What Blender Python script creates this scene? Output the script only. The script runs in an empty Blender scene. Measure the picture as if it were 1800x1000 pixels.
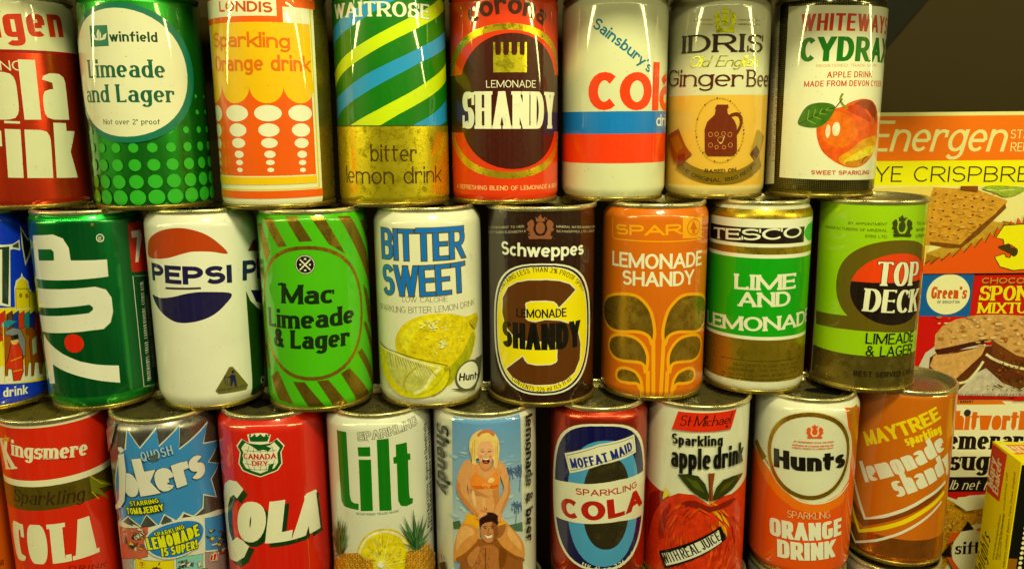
import bpy, math, random
from mathutils import Vector, Matrix
from mathutils.geometry import delaunay_2d_cdt
R_ = math.radians
random.seed(7)
scene = bpy.context.scene
COL = scene.collection
# ------------------------------------------------------------------ camera (all lengths in metres; the drawing code works in millimetres)
FPX, PITCH, ROLL, CZ = 1451.9, .1968, -.0086, 293.08
cp, sp_, cr, sr = math.cos(PITCH), math.sin(PITCH), math.cos(ROLL), math.sin(ROLL)
FW = Vector((0, cp, -sp_)); UP0 = Vector((0, sp_, cp)); RT0 = Vector((1, 0, 0))
RT = RT0*cr + UP0*sr; UP = -RT0*sr + UP0*cr
cam = bpy.data.cameras.new('camera'); camo = bpy.data.objects.new('camera', cam); COL.objects.link(camo)
cam.sensor_width = 36; cam.lens = 36*FPX/1800; cam.clip_start = .02; cam.clip_end = 60
camo.matrix_world = Matrix(((RT.x, UP.x, -FW.x, 0), (RT.y, UP.y, -FW.y, 0), (RT.z, UP.z, -FW.z, CZ/1000), (0, 0, 0, 1)))
scene.camera = camo
# ------------------------------------------------------------------ light: the strip lamps of the display room, warm yellow
scene.view_settings.view_transform = 'Standard'; scene.view_settings.look = 'None'
scene.view_settings.exposure = 0; scene.view_settings.gamma = 1
world = bpy.data.worlds.new('World'); scene.world = world; world.use_nodes = True
wn = world.node_tree; bg = wn.nodes['Background']
# dim surroundings with bright upright bands added for streaks in the metal's reflections
tc = wn.nodes.new('ShaderNodeTexCoord'); mp = wn.nodes.new('ShaderNodeMapping'); mp.inputs['Scale'].default_value = (7, 7, .7)
nz = wn.nodes.new('ShaderNodeTexNoise'); nz.inputs['Scale'].default_value = 1.3; nz.inputs['Detail'].default_value = 3
rp = wn.nodes.new('ShaderNodeValToRGB'); rp.color_ramp.elements[0].position = .42; rp.color_ramp.elements[0].color = (.05, .045, .018, 1)
rp.color_ramp.elements[1].position = .66; rp.color_ramp.elements[1].color = (.75, .62, .22, 1)
wn.links.new(tc.outputs['Generated'], mp.inputs[0]); wn.links.new(mp.outputs[0], nz.inputs['Vector']); wn.links.new(nz.outputs['Fac'], rp.inputs[0]); wn.links.new(rp.outputs[0], bg.inputs[0])
bg.inputs[1].default_value = .16
def area(name, loc, target, sx, sy, power, col):
    l = bpy.data.lights.new(name, 'AREA'); l.shape = 'RECTANGLE'; l.size = sx; l.size_y = sy; l.energy = power; l.color = col
    o = bpy.data.objects.new(name, l); COL.objects.link(o); o.location = loc
    d = (Vector(target)-Vector(loc)).normalized(); o.rotation_euler = d.to_track_quat('-Z', 'Y').to_euler()
    return o
WARM = (1, .972, .40)
area('case_lamp', (.13, .03, .76), (.04, .5, .31), .15, .12, 5.7, WARM)
area('ceiling_tube', (0, -.62, .86), (0, .5, .2), 5, .022, 12, WARM)
for sx in (-1, 1):
    area('ceiling_tube', (sx*4.6, -.62, .66), (sx*4.6, -.60, 0), 6.8, .13, 150, (1, .92, .30))
# ------------------------------------------------------------------ lettering (stroke skeletons drawn with a nib)
class St:
    def __init__(s, w=.2, h=None, x=.72, ser=0, st=.1, sh=0, gap=.13, sq=2., geo=False, sp=.34, D=.27, mono=False):
        s.w=w; s.h=w*.86 if h is None else h; s.x=x; s.ser=ser; s.st=st; s.sh=sh; s.gap=gap; s.sq=sq; s.geo=geo; s.sp=sp; s.D=D
def glyph(ch, S):
    X=S.x; D=S.D; e=2./S.sq
    def A(cx,cy,rx,ry,a0,a1,n=None):
        n=n or max(4,int(abs(a1-a0)/20)); o=[]
        for i in range(n+1):
            a=R_(a0+(a1-a0)*i/n); c=math.cos(a); s_=math.sin(a)
            o.append((cx+rx*math.copysign(abs(c)**e,c), cy+ry*math.copysign(abs(s_)**e,s_)))
        return o
    def L(x0,y0,x1,y1,f='bb'): return ([(x0,y0),(x1,y1)],f)
    def V(x,y0,y1,f='bb'): return ([(x,y0),(x,y1)],f)
    O=lambda y1: (A(.5,y1/2,.5,y1/2,0,360,24),'cc')
    G={
    'A':(.72,lambda:[L(0,0,.5,1,'bn'),L(1,0,.5,1,'bn'),L(.18,.32,.82,.32,'cc')]),
    'B':(.62,lambda:[V(0,0,1),([(0,1),(.5,1)]+A(.5,.76,.42,.24,90,-90)+[(0,.52)],'nn'),([(0,.52),(.5,.52)]+A(.55,.26,.45,.26,90,-90)+[(0,0)],'nn')]),
    'C':(.64,lambda:[(A(.56,.5,.56,.5,44,316),'cc')]),
    'D':(.66,lambda:[V(0,0,1),([(0,1),(.4,1)]+A(.4,.5,.6,.5,90,-90)+[(0,0)],'nn')]),
    'E':(.55,lambda:[V(0,0,1,'nn'),L(0,1,1,1,'na'),L(0,.52,.86,.52,'nA'),L(0,0,1,0,'na')]),
    'F':(.52,lambda:[V(0,0,1,'bn'),L(0,1,1,1,'na'),L(0,.5,.82,.5,'nA')]),
    'G':(.68,lambda:[(A(.54,.5,.54,.5,44,330),'cc'),V(1,.08,.46,'cn'),L(.58,.46,1,.46,'cn')]),
    'H':(.66,lambda:[V(0,0,1),V(1,0,1),L(0,.52,1,.52,'nn')]),
    'I':(0,lambda:[V(.5,0,1)]),
    'J':(.45,lambda:[([(1,1),(1,.3)]+A(.5,.3,.5,.3,0,-170),'bc')]),
    'K':(.66,lambda:[V(0,0,1),L(1,1,.02,.38,'bc'),L(.36,.6,1,0,'cb')]),
    'L':(.5,lambda:[V(0,0,1,'nb'),L(0,0,1,0,'na')]),
    'M':(.86,lambda:[V(0,0,1),V(1,0,1),L(0,1,.5,.05,'nn'),L(1,1,.5,.05,'nn')]),
    'N':(.68,lambda:[V(0,0,1,'bb'),V(1,0,1,'nb'),L(0,1,1,0,'nn')]),
    'O':(.7,lambda:[O(1)]),
    'P':(.6,lambda:[V(0,0,1),([(0,1),(.5,1)]+A(.5,.72,.5,.28,90,-90)+[(0,.44)],'nn')]),
    'Q':(.72,lambda:[O(1),L(.6,.28,1,-.05,'cc')]),
    'R':(.64,lambda:[V(0,0,1),([(0,1),(.5,1)]+A(.5,.73,.48,.27,90,-90)+[(0,.46)],'nn'),L(.5,.46,1,0,'cb')]),
    'S':(.6,lambda:[(A(.5,.755,.48,.245,25,265)+A(.5,.27,.5,.27,85,-155),'cc')]),
    'T':(.6,lambda:[V(.5,0,1,'bn'),L(0,1,1,1,'aa')]),
    'U':(.64,lambda:[([(0,1),(0,.36)]+A(.5,.36,.5,.36,180,360)+[(1,1)],'bb')]),
    'V':(.68,lambda:[L(0,1,.5,0,'bn'),L(1,1,.5,0,'bn')]),
    'W':(.98,lambda:[L(0,1,.26,0,'bn'),L(.5,1,.26,0,'nn'),L(.5,1,.74,0,'nn'),L(1,1,.74,0,'bn')]),
    'X':(.66,lambda:[L(0,1,1,0),L(0,0,1,1)]),
    'Y':(.66,lambda:[L(0,1,.5,.42,'bc'),L(1,1,.5,.42,'bc'),V(.5,0,.5,'bc')]),
    'Z':(.6,lambda:[L(0,1,1,1,'an'),L(.95,.97,.05,.03,'cc'),L(0,0,1,0,'na')]),
    'a':(.52,lambda:[O(X),V(1,0,X)] if S.geo else [(A(.5,.68*X,.46,.32*X,155,0)+[(.96,0)],'cb'),([(.96,.58*X),(.45,.58*X)]+A(.44,.29*X,.44,.29*X,90,270)+[(.6,0),(.96,.14*X)],'cc')]),
    'b':(.54,lambda:[V(0,0,1,'nb'),O(X)]),
    'c':(.48,lambda:[(A(.57,.5*X,.57,.5*X,46,314),'cc')]),
    'd':(.54,lambda:[V(1,0,1),O(X)]),
    'e':(.54,lambda:[([(0,.5*X),(1,.5*X)],'cc'),(A(.5,.5*X,.5,.5*X,0,315),'cc')]),
    'f':(.44,lambda:[([(.36,0),(.36,.76)]+A(.86,.76,.5,.24,180,82),'bc'),L(0,X,1,X,'nn')]),
    'g':(.54,lambda:[O(X),([(1,X),(1,-.06)]+A(.5,-.06,.5,D-.06,0,-150),'bc')]),
    'h':(.54,lambda:[V(0,0,1),(A(.5,.62*X,.5,.38*X,180,0)+[(1,0)],'cb')]),
    'i':(0,lambda:[V(.5,0,X),([(.5,X+.10),(.5,1.0)],'dd')]),
    'j':(.2,lambda:[([(.8,X),(.8,-.06)]+A(.3,-.06,.5,D-.06,0,-90),'bc'),([(.8,X+.10),(.8,1.0)],'dd')]),
    'k':(.54,lambda:[V(0,0,1),L(1,X,.02,.36*X,'bc'),L(.36,.56*X,1,0,'cb')]),
    'l':(0,lambda:[V(.5,0,1)]),
    'm':(.86,lambda:[V(0,0,X),(A(.25,.66*X,.25,.34*X,180,0)+[(.5,0)],'cb'),(A(.75,.66*X,.25,.34*X,180,0)+[(1,0)],'cb')]),
    'n':(.54,lambda:[V(0,0,X),(A(.5,.62*X,.5,.38*X,180,0)+[(1,0)],'cb')]),
    'o':(.56,lambda:[O(X)]),
    'p':(.54,lambda:[V(0,-D,X),O(X)]),
    'q':(.54,lambda:[V(1,-D,X),O(X)]),
    'r':(.43,lambda:[V(0,0,X),(A(.66,.58*X,.66,.42*X,178,58),'cc')]),
    's':(.48,lambda:[(A(.5,.75*X,.46,.25*X,25,265)+A(.5,.265*X,.5,.265*X,85,-155),'cc')]),
    't':(.4,lambda:[([(.3,.94),(.3,.2)]+A(.75,.2,.45,.2,180,275),'nc'),L(0,X,1,X,'nn')]),
    'u':(.54,lambda:[([(0,X),(0,.38*X)]+A(.5,.38*X,.5,.38*X,180,360),'bc'),V(1,0,X)]),
    'v':(.52,lambda:[L(0,X,.5,0,'bn'),L(1,X,.5,0,'bn')]),
    'w':(.78,lambda:[L(0,X,.26,0,'bn'),L(.5,X,.26,0,'nn'),L(.5,X,.74,0,'nn'),L(1,X,.74,0,'bn')]),
    'x':(.52,lambda:[L(0,X,1,0),L(0,0,1,X)]),
    'y':(.54,lambda:[L(0,X,.52,.02,'bn'),L(1,X,.22,-D,'bn')]),
    'z':(.5,lambda:[L(0,X,1,X,'nn'),L(.95,X-.03,.05,.03,'cc'),L(0,0,1,0,'nn')]),
    '0':(.56,lambda:[O(1)]),
    '1':(.3,lambda:[V(1,0,1,'nn'),L(.1,.78,.9,.95,'cc')]),
    '2':(.56,lambda:[(A(.5,.72,.48,.28,160,-30)+[(.05,.05)],'cc'),L(0,0,1,0,'nn')]),
    '3':(.56,lambda:[(A(.45,.76,.46,.24,155,-90),'cc'),(A(.45,.27,.52,.27,90,-155),'cc')]),
    '5':(.56,lambda:[L(.1,1,.9,1,'cn'),V(.1,.55,1,'cn'),(A(.48,.32,.5,.32,130,-155),'cc')]),
    '6':(.56,lambda:[(A(.5,.32,.5,.32,0,360,20),'cc'),(A(.8,.4,.8,.6,180,100),'cc')]),
    '7':(.56,lambda:[L(0,1,1,1,'nn'),L(1,.96,.3,0,'cn')]),
    '8':(.56,lambda:[(A(.5,.76,.42,.24,0,360,18),'cc'),(A(.5,.28,.5,.28,0,360,18),'cc')]),
    '9':(.56,lambda:[(A(.5,.68,.5,.32,0,360,20),'cc'),(A(.2,.6,.8,.6,0,-80),'cc')]),
    '&':(.68,lambda:[([(.98,.0),(.26,.66)]+A(.45,.8,.26,.2,210,-30)+[(.2,.45)]+A(.36,.24,.36,.24,150,330)+[(.95,.5)],'nc')]),
    '%':(.8,lambda:[(A(.2,.75,.2,.25,0,360,12),'cc'),(A(.8,.25,.2,.25,0,360,12),'cc'),L(.2,0,.8,1,'nn')]),
    '!':(.1,lambda:[V(.5,.32,1,'nn'),([(.5,0),(.5,.16)],'dd')]),
    '?':(.5,lambda:[(A(.5,.74,.46,.26,160,-60)+[(.5,.3)],'cc'),([(.5,0),(.5,.16)],'dd')]),
    "'":(.1,lambda:[([(.5,.75),(.5,1)],'dd')]),
    '.':(.1,lambda:[([(.5,0),(.5,.15)],'dd')]),
    ',':(.1,lambda:[([(.5,-.1),(.6,.15)],'dd')]),
    ':':(.1,lambda:[([(.5,0),(.5,.15)],'dd'),([(.5,.5),(.5,.65)],'dd')]),
    '-':(.3,lambda:[L(0,.4,1,.4,'nn')]),
    '(':(.25,lambda:[(A(1,.45,1,.6,120,240),'cc')]),
    ')':(.25,lambda:[(A(0,.45,1,.6,60,-60),'cc')]),
    '\u00b0':(.25,lambda:[(A(.5,.85,.5,.15,0,360,12),'cc')]),
    '\u00bd':(.7,lambda:[V(.2,.5,1,'nn'),L(.2,0,.8,1,'nn'),(A(.8,.33,.2,.14,160,-30)+[(.6,.0)],'cc'),L(.6,0,1,0,'nn')]),
    }
    if ch not in G: return (.4,[])
    w,f=G[ch]; return (w,f())
def clipy(poly,lo,hi):
    for lim,sg in ((lo,1),(hi,-1)):
        out=[]; n=len(poly)
        for i in range(n):
            a=poly[i]; b=poly[(i+1)%n]; da=(a[1]-lim)*sg; db=(b[1]-lim)*sg
            if da>=0: out.append(a)
            if (da>0 and db<0) or (da<0 and db>0):
                t=da/(da-db); out.append((a[0]+(b[0]-a[0])*t,lim))
        poly=out
        if len(poly)<3: return []
    return poly
def strip(pts,hw,closed=False):
    """quads along a polyline; hw(nx,ny) gives the half width"""
    n=len(pts); out=[]; side=[]
    for i in range(n):
        if closed: a=pts[i-1]; b=pts[(i+1)%n]
        else: a=pts[max(0,i-1)]; b=pts[min(n-1,i+1)]
        dx,dy=b[0]-a[0],b[1]-a[1]; l=math.hypot(dx,dy) or 1e-9
        nx,ny=-dy/l,dx/l; h=hw(nx,ny)
        side.append(((pts[i][0]+nx*h,pts[i][1]+ny*h),(pts[i][0]-nx*h,pts[i][1]-ny*h)))
    for i in range(n if closed else n-1):
        a=side[i]; b=side[(i+1)%n]; out.append([a[0],b[0],b[1],a[1]])
    return out
def glyph_polys(ch,S,W,grow=0):
    """convex pieces of one letter, outer width W (cap height = 1), origin at its left edge"""
    _,strokes=glyph(ch,S); out=[]; sx,sy=S.w,S.h; X=S.x; low=ch.islower()
    def mx(x): return sx/2+x*max(0,W-sx) if W>sx else W/2
    def my(y):
        if not low: return sy/2+y*(1-sy)
        if y<0: return y+sy/2
        if y<=X: return sy/2+y/X*(X-sy)
        return y-sy/2
    hw=lambda nx,ny: .5*math.sqrt((sx*nx)**2+(sy*ny)**2)+grow
    def ser_v(px,py,up):  # slab across the end of a stem; up: the stem goes up from it
        a=px-sx/2-S.ser-grow; b=px+sx/2+S.ser+grow
        y0,y1=(py-sy/2,py-sy/2+S.st) if up else (py+sy/2-S.st,py+sy/2)
        out.append([(a,y0-grow),(b,y0-grow),(b,y1+grow),(a,y1+grow)])
    for pts,fl in strokes:
        P=[(mx(x),my(y)) for x,y in pts]
        if fl=='dd':
            x=P[0][0]; y0=pts[0][1]; y1=pts[1][1]; hx=sx/2+grow
            out.append([(x-hx,y0-grow),(x+hx,y0-grow),(x+hx,y1+grow),(x-hx,y1+grow)]); continue
        lo=min(p[1] for p in P)-sy/2-grow; hi=max(p[1] for p in P)+sy/2+grow
        P=list(P)
        for end,c in ((0,fl[0]),(1,fl[1])):
            q=P[0] if end==0 else P[-1]; r=P[1] if end==0 else P[-2]
            dx,dy=q[0]-r[0],q[1]-r[1]; l=math.hypot(dx,dy) or 1e-9; dx/=l; dy/=l
            if S.ser and c=='b' and abs(dy)>.3: ser_v(q[0],q[1],dy<0)
            if S.ser and c in 'aA' and abs(dx)>.5:
                x0,x1=(q[0]+sx/2-S.st*1.15,q[0]+sx/2) if dx>0 else (q[0]-sx/2,q[0]-sx/2+S.st*1.15)
                e=S.ser
                if c=='A': y0,y1=q[1]-sy/2-e*.7,q[1]+sy/2+e*.7
                elif q[1]>.5: y0,y1=q[1]-sy/2-e*1.3,q[1]+sy/2
                else: y0,y1=q[1]-sy/2,q[1]+sy/2+e*1.3
                out.append([(x0-grow,y0-grow),(x1+grow,y0-grow),(x1+grow,y1+grow),(x0-grow,y1+grow)])
            if c=='c': ext=grow
            elif abs(dy)>.3: ext=(sy/2+grow)/abs(dy)+(0 if c=='n' else sx*abs(dx/dy)+.01)
            else: ext=sx/2+grow
            q=(q[0]+dx*ext,q[1]+dy*ext)
            if end==0: P[0]=q
            else: P[-1]=q
        cl=len(pts)>6 and abs(pts[0][0]-pts[-1][0])<1e-6 and abs(pts[0][1]-pts[-1][1])<1e-6
        if cl: P=P[:-1]; P[0]=(mx(pts[0][0]),my(pts[0][1]))
        for q in strip(P,hw,cl):
            q=clipy(q,lo,hi)
            if len(q)>2: out.append(q)
    if S.ser and ch in 'CGScs':
        T=X if low else 1; k=.36*T
        out.append([(W-S.st-grow,T-k-grow),(W+grow,T-k-grow),(W+grow,T-.02+grow),(W-S.st-grow,T-.02+grow)])
        if ch in 'Ss': out.append([(-grow,.02-grow),(S.st+grow,.02-grow),(S.st+grow,k+grow),(-grow,k+grow)])
        
    if ch=='r':
        bw=max(.7*sx,.1); out.append([(W-bw-grow,X*.64-grow),(W+grow,X*.64-grow),(W+grow,X*.96+grow),(W-bw-grow,X*.96+grow)])
    if S.sh: out=[[(x+y*S.sh,y) for x,y in q] for q in out]
    return out
def layout(s,S,L=None,fit=None):
    """positions of the letters so that chars fit[0]:fit[1] take length L; [(ch,x,W)]"""
    i0,i1=fit or (0,len(s))
    def run(k):
        x=0; o=[]
        for ch in s:
            if ch==' ': o.append((ch,x,S.sp*k)); x+=S.sp*k+S.gap*.3; continue
            w=glyph(ch,S)[0]; w=S.w+max(.02,w-.14)*k if w else S.w
            o.append((ch,x+(S.ser if w==S.w and S.ser else 0),w)); x+=w+S.gap+(2*S.ser if w==S.w and S.ser else 0)
        return o
    if L is None: return run(1.)
    lo,hi=.05,6
    for _ in range(40):
        k=(lo+hi)/2; o=run(k); tot=o[i1-1][1]+o[i1-1][2]-o[i0][1]
        if tot<L: lo=k
        else: hi=k
    return [(c,x-o[i0][1],w) for c,x,w in o]
# ------------------------------------------------------------------ triangulation of overlapping outlines, cut on a grid
def area_(p): return .5*sum(p[i-1][0]*p[i][1]-p[i][0]*p[i-1][1] for i in range(len(p)))
def tri(polys,gu=None,gv=()):
    vs=[];fs=[]
    for p in polys:
        q=[]
        for a in p:
            if not q or abs(a[0]-q[-1][0])+abs(a[1]-q[-1][1])>2e-4: q.append(a)
        if len(q)>2 and abs(q[0][0]-q[-1][0])+abs(q[0][1]-q[-1][1])<2e-4: q.pop()
        if len(q)<3 or abs(area_(q))<1e-5: continue
        if area_(q)<0: q=q[::-1]
        fs.append(list(range(len(vs),len(vs)+len(q)))); vs+=q
    if not fs: return [],[]
    es=[]; x0=min(v[0] for v in vs);x1=max(v[0] for v in vs);y0=min(v[1] for v in vs);y1=max(v[1] for v in vs)
    if gu:
        k=math.floor(x0/gu)+1
        while k*gu<x1:
            es.append((len(vs),len(vs)+1)); vs+=[(k*gu,y0-.1),(k*gu,y1+.1)]; k+=1
    for g in gv:
        if y0<g<y1: es.append((len(vs),len(vs)+1)); vs+=[(x0-.1,g),(x1+.1,g)]
    for f in fs:
        for i in range(len(f)): es.append((f[i-1],f[i]))
    r=delaunay_2d_cdt([Vector(v) for v in vs],es,[],0,1e-5,False)
    tv=[(v.x,v.y) for v in r[0]]; tf=[]
    bb=[(min(vs[i][0] for i in f),max(vs[i][0] for i in f),min(vs[i][1] for i in f),max(vs[i][1] for i in f),[vs[i] for i in f]) for f in fs]
    for t in r[2]:
        cx=sum(tv[i][0] for i in t)/3; cy=sum(tv[i][1] for i in t)/3
        for X0,X1,Y0,Y1,p in bb:
            if X0<=cx<=X1 and Y0<=cy<=Y1:
                c=False
                for i in range(len(p)):
                    (ax,ay),(bx,by)=p[i-1],p[i]
                    if (ay>cy)!=(by>cy) and cx<(bx-ax)*(cy-ay)/(by-ay)+ax: c=not c
                if c: tf.append(tuple(t)); break
    return tv,tf
# ------------------------------------------------------------------ materials
def lin(c): c/=255.; return c/12.92 if c<=.04045 else ((c+.055)/1.055)**2.4
WHITE=(226,224,176)
def alb(c): return tuple(max(.003,min(.88,lin(a)/lin(w)*.84-v)) for a,w,v in zip(c,WHITE,(.008,.012,.03)))
MATS={}
def paint(c, kind='paint'):
    key=(c,kind)
    if key in MATS: return MATS[key]
    m=bpy.data.materials.new('%s_%02x%02x%02x'%((kind,)+c)); m.use_nodes=True; MATS[key]=m
    nt=m.node_tree; b=nt.nodes['Principled BSDF']; N=nt.nodes.new; K=nt.links.new
    a=alb(c)
    if kind in('foil','gold','tin'): a=tuple(min(.95,lin(x)/lin(w)*1.7) for x,w in zip(c,WHITE))
    tc=N('ShaderNodeTexCoord'); oi=N('ShaderNodeObjectInfo')
    ad=N('ShaderNodeVectorMath'); ad.operation='ADD'; sc=N('ShaderNodeVectorMath'); sc.operation='SCALE'; sc.inputs[3].default_value=3
    cb=N('ShaderNodeCombineXYZ'); K(oi.outputs['Random'],cb.inputs[0]); K(oi.outputs['Random'],cb.inputs[2]); K(cb.outputs[0],sc.inputs[0])
    K(tc.outputs['Object'],ad.inputs[0]); K(sc.outputs[0],ad.inputs[1])
    def noise(s,d=3,r=.6):
        n=N('ShaderNodeTexNoise'); n.inputs['Scale'].default_value=s; n.inputs['Detail'].default_value=d; n.inputs['Roughness'].default_value=r
        K(ad.outputs[0],n.inputs['Vector']); return n.outputs['Fac']
    def ramp(f,p0,p1,v0=0.,v1=1.):
        r=N('ShaderNodeMapRange'); r.inputs[1].default_value=p0; r.inputs[2].default_value=p1; r.inputs[3].default_value=v0; r.inputs[4].default_value=v1; K(f,r.inputs[0]); return r.outputs[0]
    def mix(f,A,B,t='MIX'):
        x=N('ShaderNodeMix'); x.data_type='RGBA'; x.blend_type=t
        if isinstance(f,float): x.inputs[0].default_value=f
        else: K(f,x.inputs[0])
        for i,v in ((6,A),(7,B)):
            if isinstance(v,tuple): x.inputs[i].default_value=(*v,1)
            else: K(v,x.inputs[i])
        return x.outputs[2]
    big=noise(22,3); fine=noise(420,4,.7); spk=noise(900,2,.5)
    if kind in('picture','photo'):                                      # printed picture: painterly mottling
        pn=noise(260,5,.7); a2=mix(ramp(pn,.35,.65),tuple(x*(.74 if kind=='picture' else .88) for x in a),tuple(min(.85,x*(1.16 if kind=='picture' else 1.06)) for x in a)); K(a2,b.inputs['Base Color']); b.inputs['Roughness'].default_value=.36; b.inputs['Coat Weight'].default_value=.6; b.inputs['Coat Roughness'].default_value=.06; return m
    if kind=='card':
        c1=mix(ramp(fine,.35,.65,0,.10),a,tuple(x*.6 for x in a)); K(c1,b.inputs['Base Color']); b.inputs['Roughness'].default_value=.5; b.inputs['Specular IOR Level'].default_value=.2; return m
    dark=tuple(x*.82 for x in a)
    c1=mix(ramp(big,.35,.7,0,.55),a,dark)
    if kind=='paint':
        worn=ramp(spk,.735,.76,0,.8)                        # little rust flecks and chips
        c2=mix(worn,c1,(.10,.07,.03))
        sc2=noise(130,5,.75); c2=mix(ramp(sc2,.62,.72,0,.42),c2,tuple(x*.5+.03 for x in a))
        K(c2,b.inputs['Base Color']); K(ramp(fine,.3,.7,.28,.45),b.inputs['Roughness']); b.inputs['Coat Weight'].default_value=1.; b.inputs['Coat IOR'].default_value=1.6; b.inputs['Coat Roughness'].default_value=.045
        b.inputs['Specular IOR Level'].default_value=.3
    elif kind=='foil':                                       # transparent lacquer over bright metal
        c2=mix(ramp(spk,.68,.72,0,.7),c1,(.10,.08,.03)); K(c2,b.inputs['Base Color'])
        b.inputs['Metallic'].default_value=.8; b.inputs['Coat Weight'].default_value=.8; b.inputs['Coat Roughness'].default_value=.06; K(ramp(big,.3,.7,.22,.36),b.inputs['Roughness'])
    else:                                                    # bare or lacquered tinplate, tarnished
        t=noise(150,6,.75); stain=(.16,.11,.03) if kind=='gold' else (.2,.17,.1)
        c2=mix(ramp(t,.5,.68,0,.48 if kind=='gold' else .35),c1,stain); K(c2,b.inputs['Base Color'])
        b.inputs['Metallic'].default_value=.85; K(ramp(t,.35,.7,.17,.5),b.inputs['Roughness'])
    bp=N('ShaderNodeBump'); bp.inputs['Strength'].default_value=.10; bp.inputs['Distance'].default_value=.0004; K(fine,bp.inputs['Height'])
    bp2=N('ShaderNodeBump'); bp2.inputs['Strength'].default_value=.07; bp2.inputs['Distance'].default_value=.002; K(big,bp2.inputs['Height']); K(bp.outputs[0],bp2.inputs['Normal'])
    K(bp2.outputs[0],b.inputs['Normal'])
    return m
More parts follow.
